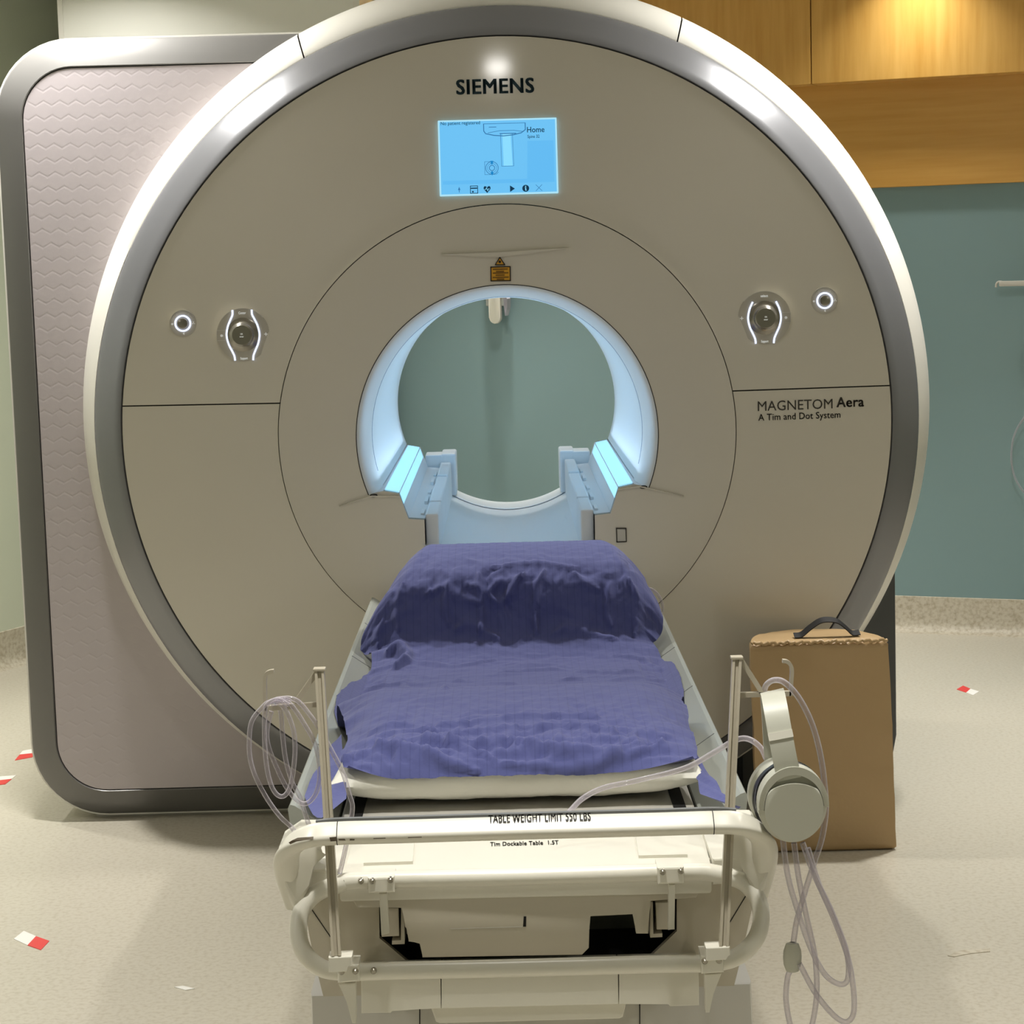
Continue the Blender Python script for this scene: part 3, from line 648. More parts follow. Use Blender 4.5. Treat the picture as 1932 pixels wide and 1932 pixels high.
for p in ((-0.1609,0.4557), (0.1762,0.4542)):
    bm = bmesh.new(); bmesh.ops.create_cone(bm, segments=20, radius1=.006, radius2=.006, depth=.003, cap_ends=True); bmesh.ops.translate(bm, verts=bm.verts, vec=(p[0], -2.17, zb-.0105+.012)); obj('floor_screw', bm, M['dark'], table)
bm = bmesh.new(); pl = [(-0.2499,0.5784),(-0.2334,0.5513),(-0.1704,0.5511),(-0.1683,0.5464),(-0.1668,0.5212),(-0.1631,0.518),(-0.1622,0.4991),(-0.1448,0.497),(-0.1432,0.4749),(0.0861,0.4723),(0.0962,0.4823),(0.0981,0.531),(0.1612,0.5324),(0.1644,0.5016),(0.1819,0.5011),(0.1851,0.5513),(0.2513,0.5526),(0.2692,0.5818),(0.2694,0.5935),(-0.2492,0.5987)]
prism(bm, pl, -2.237, -2.226, .0015); obj('front_plate', bm, M['plate'], table)
bm = bmesh.new(); flat([[(0.0038,0.532),(0.0076,0.5319),(0.0068,0.517),(0.0026,0.5171)]], -2.2378, bm); obj('slot', bm, M['dark'], table)
bm = bmesh.new(); flat([[(-0.1015,0.5169),(0.0019,0.5171),(0.0019,0.5163),(-0.1015,0.5161)]], -2.2376, bm); obj('plate_seam', bm, M['plastic2'], table)
for pl in ([(-0.3069,0.5452),(-0.2743,0.4918)], [(0.3268,0.5416),(0.2992,0.4963)]):
    bm = bmesh.new(); flat(stroke(pl, .0012), -2.2008, bm); obj('panel_seam', bm, M['seam'], table)
for pl, pl2 in (([(-0.2,0.5464),(-0.1757,0.5457),(-0.1763,0.5039),(-0.2015,0.5031)], [(-0.1724,0.5439),(-0.1678,0.5438),(-0.1688,0.4908),(-0.1872,0.4905),(-0.187,0.4961),(-0.174,0.4965)]), ([(0.1941,0.5431),(0.2208,0.5439),(0.2209,0.5022),(0.1949,0.5029)], [(0.1865,0.5433),(0.1903,0.5431),(0.1902,0.4957),(0.2032,0.4961),(0.2031,0.4906),(0.1855,0.4903)])):
    bm = bmesh.new(); prism(bm, pl, -2.225, -2.1, .001); obj('latch_block', bm, M['plate'], table)
    bm = bmesh.new(); prism(bm, pl2, -2.222, -2.1); obj('latch_hook', bm, M['plate'], table)
# lower skirt panels and tray
for pl in ([(-0.2311,0.4591),(-0.1173,0.459),(-0.1183,0.4031),(-0.189,0.4027),(-0.1907,0.3988),(-0.2325,0.3992)], [(-0.116,0.459),(0.1368,0.4589),(0.1364,0.4022),(-0.1175,0.4031)], [(0.1383,0.4588),(0.2522,0.4587),(0.252,0.3973),(0.2101,0.3969),(0.2079,0.4017),(0.1372,0.4021)]):
    bm = bmesh.new(); prism(bm, pl, -2.25, -2.20, .0012); obj('skirt_panel', bm, M['plastic'], table)
bm = bmesh.new(); prism(bm, [(-0.1352,0.3948),(0.1501,0.3939),(0.1442,0.3692),(0.1388,0.367),(-0.1222,0.3672),(-0.1275,0.3698)], -2.215, -2.1, .002); obj('lower_tray', bm, M['plastic'], table)
# plinth of the table
bm = bmesh.new(); x0, z1 = (-0.3209,0.3802); x1, _ = (0.3431,0.3778)
prism(bm, [(x0+.002, z1), (x0+.0, .03), (x1+.01, .03), (x1, z1)], -2.12, -1.0, .008); obj('table_plinth', bm, M['plastic2'], table, smooth=True)
for pl in ([(-0.1561,0.3632),(-0.1545,0.3631),(-0.1565,0.2994),(-0.1581,0.2995)], [(0.1741,0.362),(0.1757,0.362),(0.1744,0.29),(0.1728,0.29)]):
    bm = bmesh.new(); flat([pl], -2.1208, bm); obj('plinth_seam', bm, M['seam'], table)
bm = bmesh.new(); prism(bm, [(-.24, .30), (.24, .30), (.26, .43), (-.26, .43)], -2.0, -.2); obj('lift_column', bm, M['plastic2'], table)
for sx in (-1, 1):
    for y in (-2.0, -1.1):
        bm = bmesh.new(); bmesh.ops.create_cone(bm, segments=24, radius1=.04, radius2=.04, depth=.03, cap_ends=True, matrix=Matrix.Translation((sx*.22, y, .04)) @ Matrix.Rotation(PI/2, 4, 'Y')); obj('caster', bm, M['edge'], table, smooth=True)
# push handle: bowed white bar with blade-like ends
YB2 = -2.33
def rpoly(pts, r, n=4):
    """round the corners of a closed polygon"""
    out = []
    for i, p in enumerate(pts):
        p = Vector(p); a = Vector(pts[i-1])-p; b = Vector(pts[(i+1) % len(pts)])-p
        la, lb = min(r, a.length*.45), min(r, b.length*.45); a = p+a.normalized()*la; b = p+b.normalized()*lb
        out += [tuple(a.lerp(p, t).lerp(p.lerp(b, t), t)) for t in [i/n for i in range(n+1)]]
    return out
# section (up, towards the camera): a bright sloping top facet over a darker front facet
BT, BF, BB = (.0165, .000), (.000, .0200), (-.0130, .012)
sec = rpoly([BT, BF, BB, (-.0135, -.011), (0, -.020), (.0165, -.013)], .006)
path = [(-0.3188,-2.25,0.5633),(-0.327,-2.27,0.6086),(-0.3259,-2.295,0.6438),(-0.3139,-2.315,0.6684),(-0.2855,-2.33,0.684),(-0.2474,-2.33,0.6866),(-0.1671,-2.33,0.6866),(0.0083,-2.33,0.687),(0.1982,-2.33,0.6869),(0.2677,-2.33,0.6872),(0.3042,-2.33,0.6847),(0.3315,-2.315,0.6676),(0.3433,-2.295,0.6425),(0.3439,-2.27,0.6021),(0.3369,-2.25,0.5604)]
bm = bmesh.new(); pp = spline(path, 8)
sweep(bm, pp, sec, up=(0, 0, 1)); handle = obj('push_handle', bm, M['plastic'], table, smooth=True)
for v in (0, 1):
    pl = ([(-0.3382,0.6537),(-0.3136,0.67),(-0.2687,0.6687),(-0.2813,0.6506),(-0.2897,0.6284),(-0.2967,0.6016),(-0.2999,0.5784),(-0.318,0.5587),(-0.3263,0.5761),(-0.3344,0.6181)], [(0.3569,0.6466),(0.3346,0.6664),(0.2897,0.6685),(0.3022,0.6527),(0.3124,0.6293),(0.318,0.5998),(0.3192,0.5749),(0.3371,0.5605),(0.3448,0.5742),(0.3535,0.6127)])[v]
    bm = bmesh.new(); prism(bm, pl, -2.285, -2.19, .012, seg=3); obj('end_wing', bm, M['plastic'], table, smooth=True)
    pl = ([(-0.2999,0.6079),(-0.2575,0.6098),(-0.2589,0.5709),(-0.3013,0.5721)], [(0.2759,0.6089),(0.3221,0.6091),(0.3216,0.5717),(0.2753,0.5699)])[v]
    bm = bmesh.new(); prism(bm, pl, -2.235, -2.02, .003); obj('corner_block', bm, M['plastic'], table)
    pl = ([(-0.3275,-2.0316),(-0.2745,-2.0251),(-0.28,-1.8494),(-0.3233,-1.8448)], [(0.2853,-2.0334),(0.3454,-2.0395),(0.3637,-1.8508),(0.3042,-1.8444)])[v]
for u in (637, 1345):
    bm = bmesh.new()
    a = (-0.2496,-2.33,0.6867) if u == 637 else (0.2677,-2.33,0.6872)
    sweep(bm, [Vector(a)+Vector((-.0006, 0, 0)), Vector(a)+Vector((.0006, 0, 0))], [(x*1.012, y*1.012) for x, y in sec], up=(0, 0, 1))
    obj('bar_joint', bm, M['seam'], handle)
# grey strip along the top of the bar, weight notice, scuffs
bm = bmesh.new(); sweep(bm, [Vector(p)+Vector((0, .010, .0172)) for p in spline([(-0.2796,-2.33,0.6845),(-0.2474,-2.33,0.6866),(-0.1671,-2.33,0.6866),(0.0083,-2.33,0.687),(0.1982,-2.33,0.6869),(0.2677,-2.33,0.6872),(0.3005,-2.33,0.6848)], 6)], [(-.003, -.004), (.003, -.004), (.003, .004), (-.003, .004)], up=(0, 0, 1)); obj('bar_strip', bm, M['edge'], handle)
zc0 = (0.0083,0.687)[1]; sl = ((0.2677,0.6872)[1]-(-0.2474,0.6866)[1])/((0.2677,0.6872)[0]-(-0.2474,0.6866)[0])
def bar_y(x, z):
    """front of the bar at height z"""
    h = z-(zc0+sl*(x-(0.0083,0.687)[0]))
    p, q = (BT, BF) if h > BF[0] else (BF, BB)
    t = max(0, min(1, (p[0]-h)/(p[0]-q[0]))); return YB2-(p[1]+(q[1]-p[1])*t)-.0006
xa, za = (-0.041,0.6993); xb, zb = (0.0992,0.6991)
bm = text_polys(bmesh.new(), 'TABLE WEIGHT LIMIT 550 LBS', xa, za, xb-xa, 0.0088, 0.03, rot=math.atan2(zb-za, xb-xa))
for v in bm.verts: v.co.y = bar_y(v.co.x, v.co.z)-.0016
obj('notice_lettering', bm, M['black'], handle)
for pts in ([(-0.3154,0.6824),(-0.3102,0.686),(-0.3028,0.6888),(-0.2933,0.6892),(-0.281,0.6896),(-0.2811,0.6867),(-0.2935,0.6855),(-0.3044,0.6836),(-0.3133,0.6794)], [(-0.2592,0.6883),(-0.249,0.6888),(-0.2492,0.6828),(-0.258,0.6823)], [(-0.2469,0.6865),(-0.2382,0.6862),(-0.2369,0.6832),(-0.2463,0.6835)], [(-0.231,0.686),(-0.2245,0.6851),(-0.2253,0.6829),(-0.2318,0.683)], [(-0.199,0.6859),(-0.1823,0.6861),(-0.1823,0.6846),(-0.1991,0.6844)], [(-0.1518,0.686),(-0.1329,0.6862),(-0.1329,0.6848),(-0.1518,0.6845)]):
    bm = bmesh.new(); q = [bm.verts.new((x, bar_y(x, z)-.0012, z)) for x, z in pts]; bm.faces.new(q); obj('bar_scuff', bm, M['scuff'], handle)
# tubular rail loop clamped to the foot end
rp = [(-0.2185,-2.262,0.5992),(-0.256,-2.265,0.5958),(-0.289,-2.27,0.5844),(-0.3082,-2.28,0.565),(-0.3134,-2.29,0.5407),(-0.3082,-2.3,0.5147),(-0.2893,-2.305,0.4929),(-0.257,-2.305,0.4819),(-0.1678,-2.305,0.481),(0.0032,-2.305,0.48),(0.1891,-2.305,0.4801),(0.2635,-2.305,0.4795),(0.3008,-2.305,0.4877),(0.3262,-2.3,0.5075),(0.3375,-2.29,0.5331),(0.3346,-2.28,0.5608),(0.3152,-2.27,0.5844),(0.2769,-2.265,0.5963),(0.2321,-2.262,0.5989),(0.0067,-2.262,0.5983)]
bm = bmesh.new(); sweep(bm, spline(rp, 8, True), .0125, closed=True); rail = obj('rail_loop', bm, M['plastic'], table, smooth=True)
def screw(x, y, z, parent):
    bm = bmesh.new(); R = [(0, -.0045), (.0022, -.0045), (.0042, -.002), (.0046, 0), (.0046, .003)]
    L_ = [[bm.verts.new((x+r*math.cos(2*PI*i/16), y+h, z+r*math.sin(2*PI*i/16))) for r, h in R] for i in range(16)]
    for i in range(16):
        for k in range(4): bm.faces.new((L_[i][k], L_[i][k+1], L_[(i+1) % 16][k+1], L_[(i+1) % 16][k]))
    bmesh.ops.remove_doubles(bm, verts=bm.verts, dist=1e-6); o = obj('screw', bm, M['screw'], parent, smooth=True)
    return o
for pl, sc, stem in (([(-0.214,0.6093),(-0.1767,0.6098),(-0.1767,0.5867),(-0.2133,0.5862)], [(-0.2074,0.6045),(-0.1821,0.6053)], [(-0.1994,0.5826),(-0.1889,0.5823),(-0.1871,0.5241),(-0.1985,0.5213)]), ([(0.1934,0.6124),(0.2308,0.6129),(0.2303,0.5883),(0.1937,0.5878)], [(0.2008,0.6061),(0.2262,0.6069)], [(0.2098,0.5842),(0.2189,0.584),(0.217,0.5189),(0.2079,0.5176)])):
    bm = bmesh.new(); prism(bm, pl, -2.283, -2.24, .003); c_ = obj('rail_clamp', bm, M['plastic'], table)
    for x, z in sc: screw(x, -2.283, z, c_)
    bm = bmesh.new(); prism(bm, stem, -2.272, -2.258, .001); obj('clamp_stem', bm, M['plastic'], c_)
for x, z in ((-0.2243,0.6027), (-0.2077,0.486)): screw(x, -2.276 if z > .55 else -2.318, z, rail)
# ------------------------------------------------------------------ hook poles clamped to the rail
def hook_pole(label, base, top, foot, clamp, scr, tail, brace, arm, hook, rl):
    p = thing('hook_pole', label, 'pole', (base[0], base[1], base[2]-.05), 'hook poles at the table foot')
    a, b = Vector(base), Vector(top)
    n_ = 2; r_ = .0065
    sec_ = [(-r_, -r_), (-r_*.45, -r_), (-r_*.35, -r_*.55), (r_*.35, -r_*.55), (r_*.45, -r_), (r_, -r_), (r_, r_), (-r_, r_)]
    bm = bmesh.new(); sweep(bm, [a, b], sec_, up=(1, 0, 0)); obj('pole', bm, M['pole'], p)
    bm = bmesh.new(); box(bm, b.x-.0085, b.x+.0085, b.y-.008, b.y+.008, b.z, b.z+.004, .001); obj('cap', bm, M['pole'], p)
    bm = bmesh.new(); prism(bm, foot, -2.352, -2.326, .0015); 
    obj('foot', bm, M['plastic'], p)
    bm = bmesh.new(); prism(bm, clamp, -2.325, -2.285, .0025); c_ = obj('clamp', bm, M['plastic'], p)
    for x, z in scr: screw(x, -2.325, z, c_)
    bm = bmesh.new(); prism(bm, tail, -2.31, -2.295, .001); obj('clamp_tail', bm, M['plastic'], c_)
    for nm, q in (('brace', brace), ('arm', arm)):
        bm = bmesh.new(); sweep(bm, [Vector(v) for v in q], [(-.0035, -.004), (.0035, -.004), (.0035, .004), (-.0035, .004)], up=(0, 0, 1)); obj(nm, bm, M['pole'], p)
    bm = bmesh.new(); sweep(bm, spline(hook, 5), [(-.004, -.0025), (.004, -.0025), (.004, .0025), (-.004, .0025)], up=(0, 1, 0)); obj('hook', bm, M['pole'], p)
    return p
pole_l = hook_pole('white plastic pole holding the coiled clear tubing, left of the table foot', (-0.256,-2.345,0.519), (-0.2735,-2.25,0.9008), [(-0.2667,0.5191),(-0.2344,0.5197),(-0.2341,0.5075),(-0.2415,0.507),(-0.2418,0.4979),(-0.2668,0.4971)], [(-0.2574,0.4973),(-0.2278,0.498),(-0.2272,0.4735),(-0.2576,0.472)], [(-0.2518,0.4887),(-0.2326,0.4889)], [(-0.258,0.4655),(-0.2341,0.4664),(-0.2355,0.4076),(-0.2407,0.4077),(-0.2478,0.4389)],
    [(-0.2773,-2.25,0.8986),(-0.3087,-2.25,0.8562)], [(-0.2745,-2.25,0.853),(-0.3523,-2.25,0.8491)], [(-0.3519,-2.25,0.8407),(-0.3515,-2.25,0.8688),(-0.3506,-2.25,0.89),(-0.348,-2.25,0.8983),(-0.3427,-2.25,0.9012),(-0.3374,-2.25,0.9018)], 1)
pole_r = hook_pole('white plastic pole holding the grey headset, right of the table foot', (0.2782,-2.345,0.5137), (0.3126,-2.25,0.9013), [(0.2532,0.518),(0.2862,0.5186),(0.2867,0.5065),(0.2808,0.5043),(0.2808,0.4998),(0.2536,0.499)], [(0.2489,0.4975),(0.2793,0.4982),(0.2804,0.4721),(0.2493,0.4707)], [(0.254,0.4897),(0.274,0.4899)], [(0.2549,0.4648),(0.2787,0.4657),(0.2671,0.4367),(0.2608,0.4089),(0.2555,0.4091)],
    [(0.3179,-2.25,0.9011),(0.3471,-2.25,0.8525)], [(0.3105,-2.25,0.8497),(0.3881,-2.25,0.8499)], [(0.3881,-2.25,0.8468),(0.389,-2.25,0.8673),(0.3899,-2.25,0.8825),(0.3878,-2.25,0.8909),(0.3826,-2.25,0.8956),(0.3767,-2.25,0.8965)], 1)
# ------------------------------------------------------------------ coil of clear tubing on the left pole
bm = bmesh.new()
for y, pts in ((-2.262, [(-0.3147,-2.262,0.8613),(-0.328,-2.262,0.8647),(-0.343,-2.262,0.8606),(-0.3524,-2.262,0.8548),(-0.3701,-2.262,0.8333),(-0.3751,-2.262,0.8023),(-0.374,-2.262,0.7756),(-0.3662,-2.262,0.7487),(-0.3518,-2.262,0.7192),(-0.3356,-2.262,0.695),(-0.3198,-2.262,0.6784),(-0.3064,-2.262,0.6565)]),
               (-2.272, [(-0.3161,-2.272,0.8575),(-0.3305,-2.272,0.8654),(-0.3433,-2.272,0.8612),(-0.3496,-2.272,0.8508),(-0.3518,-2.272,0.8161),(-0.3512,-2.272,0.7774),(-0.3465,-2.272,0.7469),(-0.3379,-2.272,0.7299),(-0.3272,-2.272,0.7281),(-0.3176,-2.272,0.7446),(-0.3108,-2.272,0.7839),(-0.3103,-2.272,0.815),(-0.3154,-2.272,0.8371),(-0.3208,-2.272,0.85),(-0.3307,-2.272,0.8616),(-0.3404,-2.272,0.8589)]),
               (-2.256, [(-0.3428,-2.256,0.8456),(-0.3498,-2.256,0.8207),(-0.3493,-2.256,0.7971),(-0.34,-2.256,0.7682),(-0.327,-2.256,0.7376),(-0.3121,-2.256,0.7165),(-0.2989,-2.256,0.7115),(-0.2856,-2.256,0.7242),(-0.2788,-2.256,0.7477),(-0.2792,-2.256,0.776),(-0.2856,-2.256,0.8029),(-0.296,-2.256,0.8238),(-0.3071,-2.256,0.8431),(-0.3178,-2.256,0.857),(-0.3288,-2.256,0.8611),(-0.3379,-2.256,0.8561)]),
               (-2.244, [(-0.3394,-2.244,0.852),(-0.3316,-2.244,0.8426),(-0.3299,-2.244,0.809),(-0.3269,-2.244,0.7729),(-0.3192,-2.244,0.7404),(-0.3088,-2.244,0.7178),(-0.3036,-2.244,0.6976),(-0.2969,-2.244,0.6742)]),
               (-2.268, [(-0.3348,-2.268,0.8631),(-0.3191,-2.268,0.8665),(-0.3037,-2.268,0.8615),(-0.2892,-2.268,0.8437),(-0.2749,-2.268,0.8214),(-0.259,-2.268,0.7891),(-0.2446,-2.268,0.7575),(-0.2368,-2.268,0.726),(-0.2329,-2.268,0.7098),(-0.2359,-2.268,0.6885),(-0.2448,-2.268,0.6488),(-0.2544,-2.268,0.6121)])):
    tube(pts, .0034, 6, bm=bm)
tag(obj('tubing_coil', bm, M['tube'], None, smooth=True), 'coil of clear plastic tubing hung in loops over the left hook pole', 'tubing')
# ------------------------------------------------------------------ air headset on the right pole
hs = thing('headset', 'pale grey padded headset with clear air tubes hanging from the right hook pole', 'headset', (0.3832,-2.3,0.7013))
def ell_disc(bm, c, rx, rz, prof, n=48):
    """turned shell facing -Y: prof is a list of (scale, y)"""
    R = [[bm.verts.new((c[0]+rx*s*math.cos(2*PI*i/n), c[1]+y, c[2]+rz*s*math.sin(2*PI*i/n))) for s, y in prof] for i in range(n)]
    for i in range(n):
        for k in range(len(prof)-1): bm.faces.new((R[i][k], R[i][k+1], R[(i+1) % n][k+1], R[(i+1) % n][k]))
    bmesh.ops.remove_doubles(bm, verts=bm.verts, dist=1e-6); return bm
cn = Vector((0.3762,-2.345,0.7145)); cf = Vector((0.3756,-2.215,0.6987))
bm = ell_disc(bmesh.new(), cn, .0475, .0535, [(0, -.004), (.80, -.004), (.88, .0), (1.0, .004), (1.0, .022), (.9, .028), (0, .028)])
near = obj('ear_cup', bm, M['headset'], hs, smooth=True)
x, y, z = cn
cap = [(x+.040*math.cos(math.radians(a)), z+.0465*math.sin(math.radians(a))-.002) for a in range(150, 391, 6)]
cap += [(x+.032*t, z+.0245+.0085*(1-t*t)) for t in [1-i/8 for i in range(17)]]
bm = bmesh.new(); prism(bm, cap, y-.012, y-.002, .002); obj('cup_cover', bm, M['headset'], near, smooth=True)
arc = [(x+.040*math.cos(math.radians(a)), z+.044*math.sin(math.radians(a))) for a in range(28, 153, 5)]+[(x+.034*t, z+.0205+.0085*(1-t*t)) for t in [-1+i/8 for i in range(17)]]
bm = bmesh.new(); prism(bm, arc, y-.0062, y-.001); obj('cup_recess', bm, M['headset_d'], near)
yk = [(x+.048*math.cos(math.radians(a)), z+.056*math.sin(math.radians(a))) for a in range(-2, 189, 6)]+[(x+.0405*math.cos(math.radians(a)), z+.0445*math.sin(math.radians(a))) for a in range(186, -5, -6)]
bm = bmesh.new(); prism(bm, yk, y-.0105, y+.012, .0012); obj('yoke', bm, M['headset'], near, smooth=True)
bm = ell_disc(bmesh.new(), cn, .0475, .0525, [(0, .028), (.85, .026), (1.0, .034), (1.0, .044), (.85, .052), (.5, .05), (.4, .04), (0, .04)]); obj('ear_cushion', bm, M['cushion'], near, smooth=True)
bm = ell_disc(bmesh.new(), cf, .0475, .0535, [(0, .004), (.80, .004), (.9, .0), (1.0, -.006), (1.0, -.022), (.9, -.028), (0, -.028)])
far = obj('ear_cup', bm, M['headset'], hs, smooth=True)
bm = ell_disc(bmesh.new(), cf, .044, .051, [(0, -.028), (.85, -.026), (1.0, -.034), (1.0, -.044), (.85, -.052), (.5, -.05), (.4, -.04), (0, -.04)]); obj('ear_cushion', bm, M['cushion'], far, smooth=True)
bp = [(0.3706,-2.351,0.7526),(0.3646,-2.35,0.7836),(0.3599,-2.344,0.814),(0.357,-2.33,0.8405),(0.3565,-2.308,0.8557),(0.3581,-2.28,0.8586),(0.3613,-2.25,0.8506),(0.3645,-2.23,0.8355),(0.368,-2.213,0.8101),(0.3704,-2.204,0.777),(0.3728,-2.2,0.737)]
bm = bmesh.new(); sweep(bm, spline(bp, 6), [(-.0165, -.0018), (.0165, -.0018), (.0165, .0018), (-.0165, .0018)], up=(1, 0, .2)); band = obj('headband', bm, M['headset'], hs, smooth=True, angle=40)
bm = bmesh.new(); sweep(bm, [Vector(p)+Vector((0, -.0012, 0)) for p in spline([(0.361,-2.346,0.8078),(0.3594,-2.343,0.8175)], 3)], [(-.0168, -.0022), (.0168, -.0022), (.0168, .0022), (-.0168, .0022)], up=(1, 0, .2)); obj('size_slider', bm, M['plastic'], band)
def htube(pts, r=.0040, name='air_tube'):
    return obj(name, tube(pts, r, 7), M['tube'], hs, smooth=True)
htube([(0.3505,-2.24,0.8457),(0.3527,-2.26,0.8651),(0.362,-2.28,0.8758),(0.3753,-2.29,0.873),(0.3942,-2.29,0.8508),(0.4116,-2.29,0.8142),(0.423,-2.29,0.7694),(0.4286,-2.29,0.7239),(0.4298,-2.29,0.6897),(0.4243,-2.29,0.6518),(0.4143,-2.29,0.62),(0.4021,-2.29,0.582),(0.3875,-2.295,0.5357),(0.3805,-2.3,0.4991)], .0042)
htube([(0.3591,-2.2,0.7437),(0.3529,-2.19,0.757),(0.342,-2.18,0.7659),(0.3294,-2.17,0.7678),(0.3135,-2.16,0.7603),(0.2892,-2.13,0.7371),(0.2501,-2.08,0.7024),(0.1813,-2.03,0.6726),(0.1321,-2.04,0.6658),(0.0987,-2.06,0.6556),(0.075,-2.09,0.6415)], .0042)
htube([(0.3659,-2.31,0.663),(0.3727,-2.31,0.6059),(0.3848,-2.31,0.5583),(0.4028,-2.31,0.5019),(0.4233,-2.31,0.4606),(0.4447,-2.31,0.4453),(0.456,-2.31,0.4543),(0.454,-2.31,0.4928),(0.4344,-2.31,0.5493),(0.4111,-2.31,0.601),(0.3938,-2.31,0.6508)])
htube([(0.3834,-2.3,0.6482),(0.3889,-2.3,0.6023),(0.3988,-2.3,0.547),(0.4109,-2.3,0.4867),(0.4135,-2.3,0.434),(0.4079,-2.3,0.39),(0.3971,-2.3,0.3631),(0.3822,-2.3,0.365),(0.3749,-2.3,0.387),(0.37,-2.3,0.4221),(0.3726,-2.3,0.453),(0.3772,-2.3,0.466)])
htube([(0.3885,-2.305,0.4752),(0.4119,-2.305,0.4298),(0.44,-2.305,0.3949),(0.4579,-2.305,0.3897),(0.4655,-2.305,0.4135),(0.4584,-2.305,0.4755),(0.438,-2.305,0.5376),(0.417,-2.305,0.5894),(0.4019,-2.305,0.6416)])
jc = (0.3796,-2.3,0.4829)
bm = bmesh.new(); R = [(.004, .022), (.009, .020), (.0125, .010), (.0132, 0), (.0125, -.010), (.009, -.020), (.004, -.022)]
L_ = [[bm.verts.new((jc[0]+r*math.cos(2*PI*i/20), jc[1]+r*.6*math.sin(2*PI*i/20), jc[2]+h)) for r, h in R] for i in range(20)]
for i in range(20):
    for k in range(6): bm.faces.new((L_[i][k], L_[i][k+1], L_[(i+1) % 20][k+1], L_[(i+1) % 20][k]))
obj('tube_junction', bm, M['headset'], hs, smooth=True)
# ------------------------------------------------------------------ bedding
bm = bmesh.new(); box(bm, -.262, .262, -1.46, -.04, .6046, .628, .010, 3); tag(obj('mattress', bm, M['mattress'], None, smooth=True), 'flat white mattress on the patient table under the blue sheet', 'mattress')
def fbm(x, y, z, o=4): return noise.fractal(Vector((x, y, z)), 0.9, 2.0, o)
# pillow: soft block with pinched corners
PX, PY, PW, PD = 0.0, -1.705, .300, .238
def pillow_z(x, y, top=True):
    a = min(1, abs(x-PX)/PW); b = min(1, abs(y-PY)/PD)
    k = (max(0, 1-a**4.5))**.5*(max(0, 1-b**4.4))**.5
    return .651+(.052+(y-PY)*.045 if top else -.046)*k
bm = bmesh.new(); N1, N2 = 56, 36; T = {}
for lay in (0, 1):
    for i in range(N1+1):
        for j in range(N2+1):
            u, v = -1+2*i/N1, -1+2*j/N2
            pinch = 1-.045*(1-abs(v)**2)*abs(u)**6-0; pv = 1-.06*(1-abs(u)**2)*abs(v)**6
            x, y = PX+PW*u*pinch, PY+PD*v*pv
            if lay and (i in (0, N1) or j in (0, N2)): T[lay, i, j] = T[0, i, j]; continue
            z = pillow_z(PX+PW*u, PY+PD*v, lay == 0)+.003*fbm(x*14, y*14, lay*5)*(1-max(abs(u), abs(v))**8)
            T[lay, i, j] = bm.verts.new((x, y, z))
    for i in range(N1):
        for j in range(N2):
            f = (T[lay, i, j], T[lay, i+1, j], T[lay, i+1, j+1], T[lay, i, j+1])
            try: bm.faces.new(f)
            except ValueError: pass
tag(obj('pillow', bm, M['pillow'], None, smooth=True, angle=80), 'flat white pillow at the foot of the table, half covered by the blue sheet', 'pillow')
# blue sheet: rows run from the hem over the pillow, along the mattress and over the hidden knee bolster
ROWS = [  # centre (y, z), left x, right x, side drop left, right
    (-1.940, .658, -.268, .276, -.014, -.006), (-1.936, .668, -.272, .280, -.008, -.002), (-1.918, .688, -.277, .284, .006, .008), (-1.88, .698, -.283, .288, .020, .020),
    (-1.79, .7055, -.286, .292, .030, .028), (-1.66, .7135, -.292, .296, .034, .032), (-1.545, .7185, -.305, .300, .034, .03), (-1.482, .709, -.315, .304, .03, .028), (-1.452, .672, -.322, .306, .024, .02), (-1.415, .638, -.325, .308, .02, .018),
    (-1.30, .632, -.338, .318, .02, .018), (-1.15, .632, -.338, .332, .02, .018), (-1.0, .633, -.315, .330, .016, .018), (-.86, .635, -.30, .318, .012, .014),
    (-.79, .652, -.302, .305, .012, .012), (-.755, .675, -.318, .302, .03, .02), (-.735, .715, -.332, .312, .062, .05), (-.72, .755, -.330, .322, .085, .075), (-.70, .788, -.318, .326, .09, .09), (-.66, .812, -.30, .322, .088, .085),
    (-.60, .825, -.285, .315, .085, .08), (-.52, .832, -.265, .30, .075, .075), (-.44, .828, -.25, .285, .08, .08), (-.36, .808, -.245, .28, .085, .085), (-.30, .77, -.245, .275, .08, .08), (-.265, .70, -.25, .275, .05, .05)]
def crom(v0, v1, v2, v3, t): return 0.5*((2*v1)+(v2-v0)*t+(2*v0-5*v1+4*v2-v3)*t*t+(v3-v0-3*v2+v1*3)*t**3)
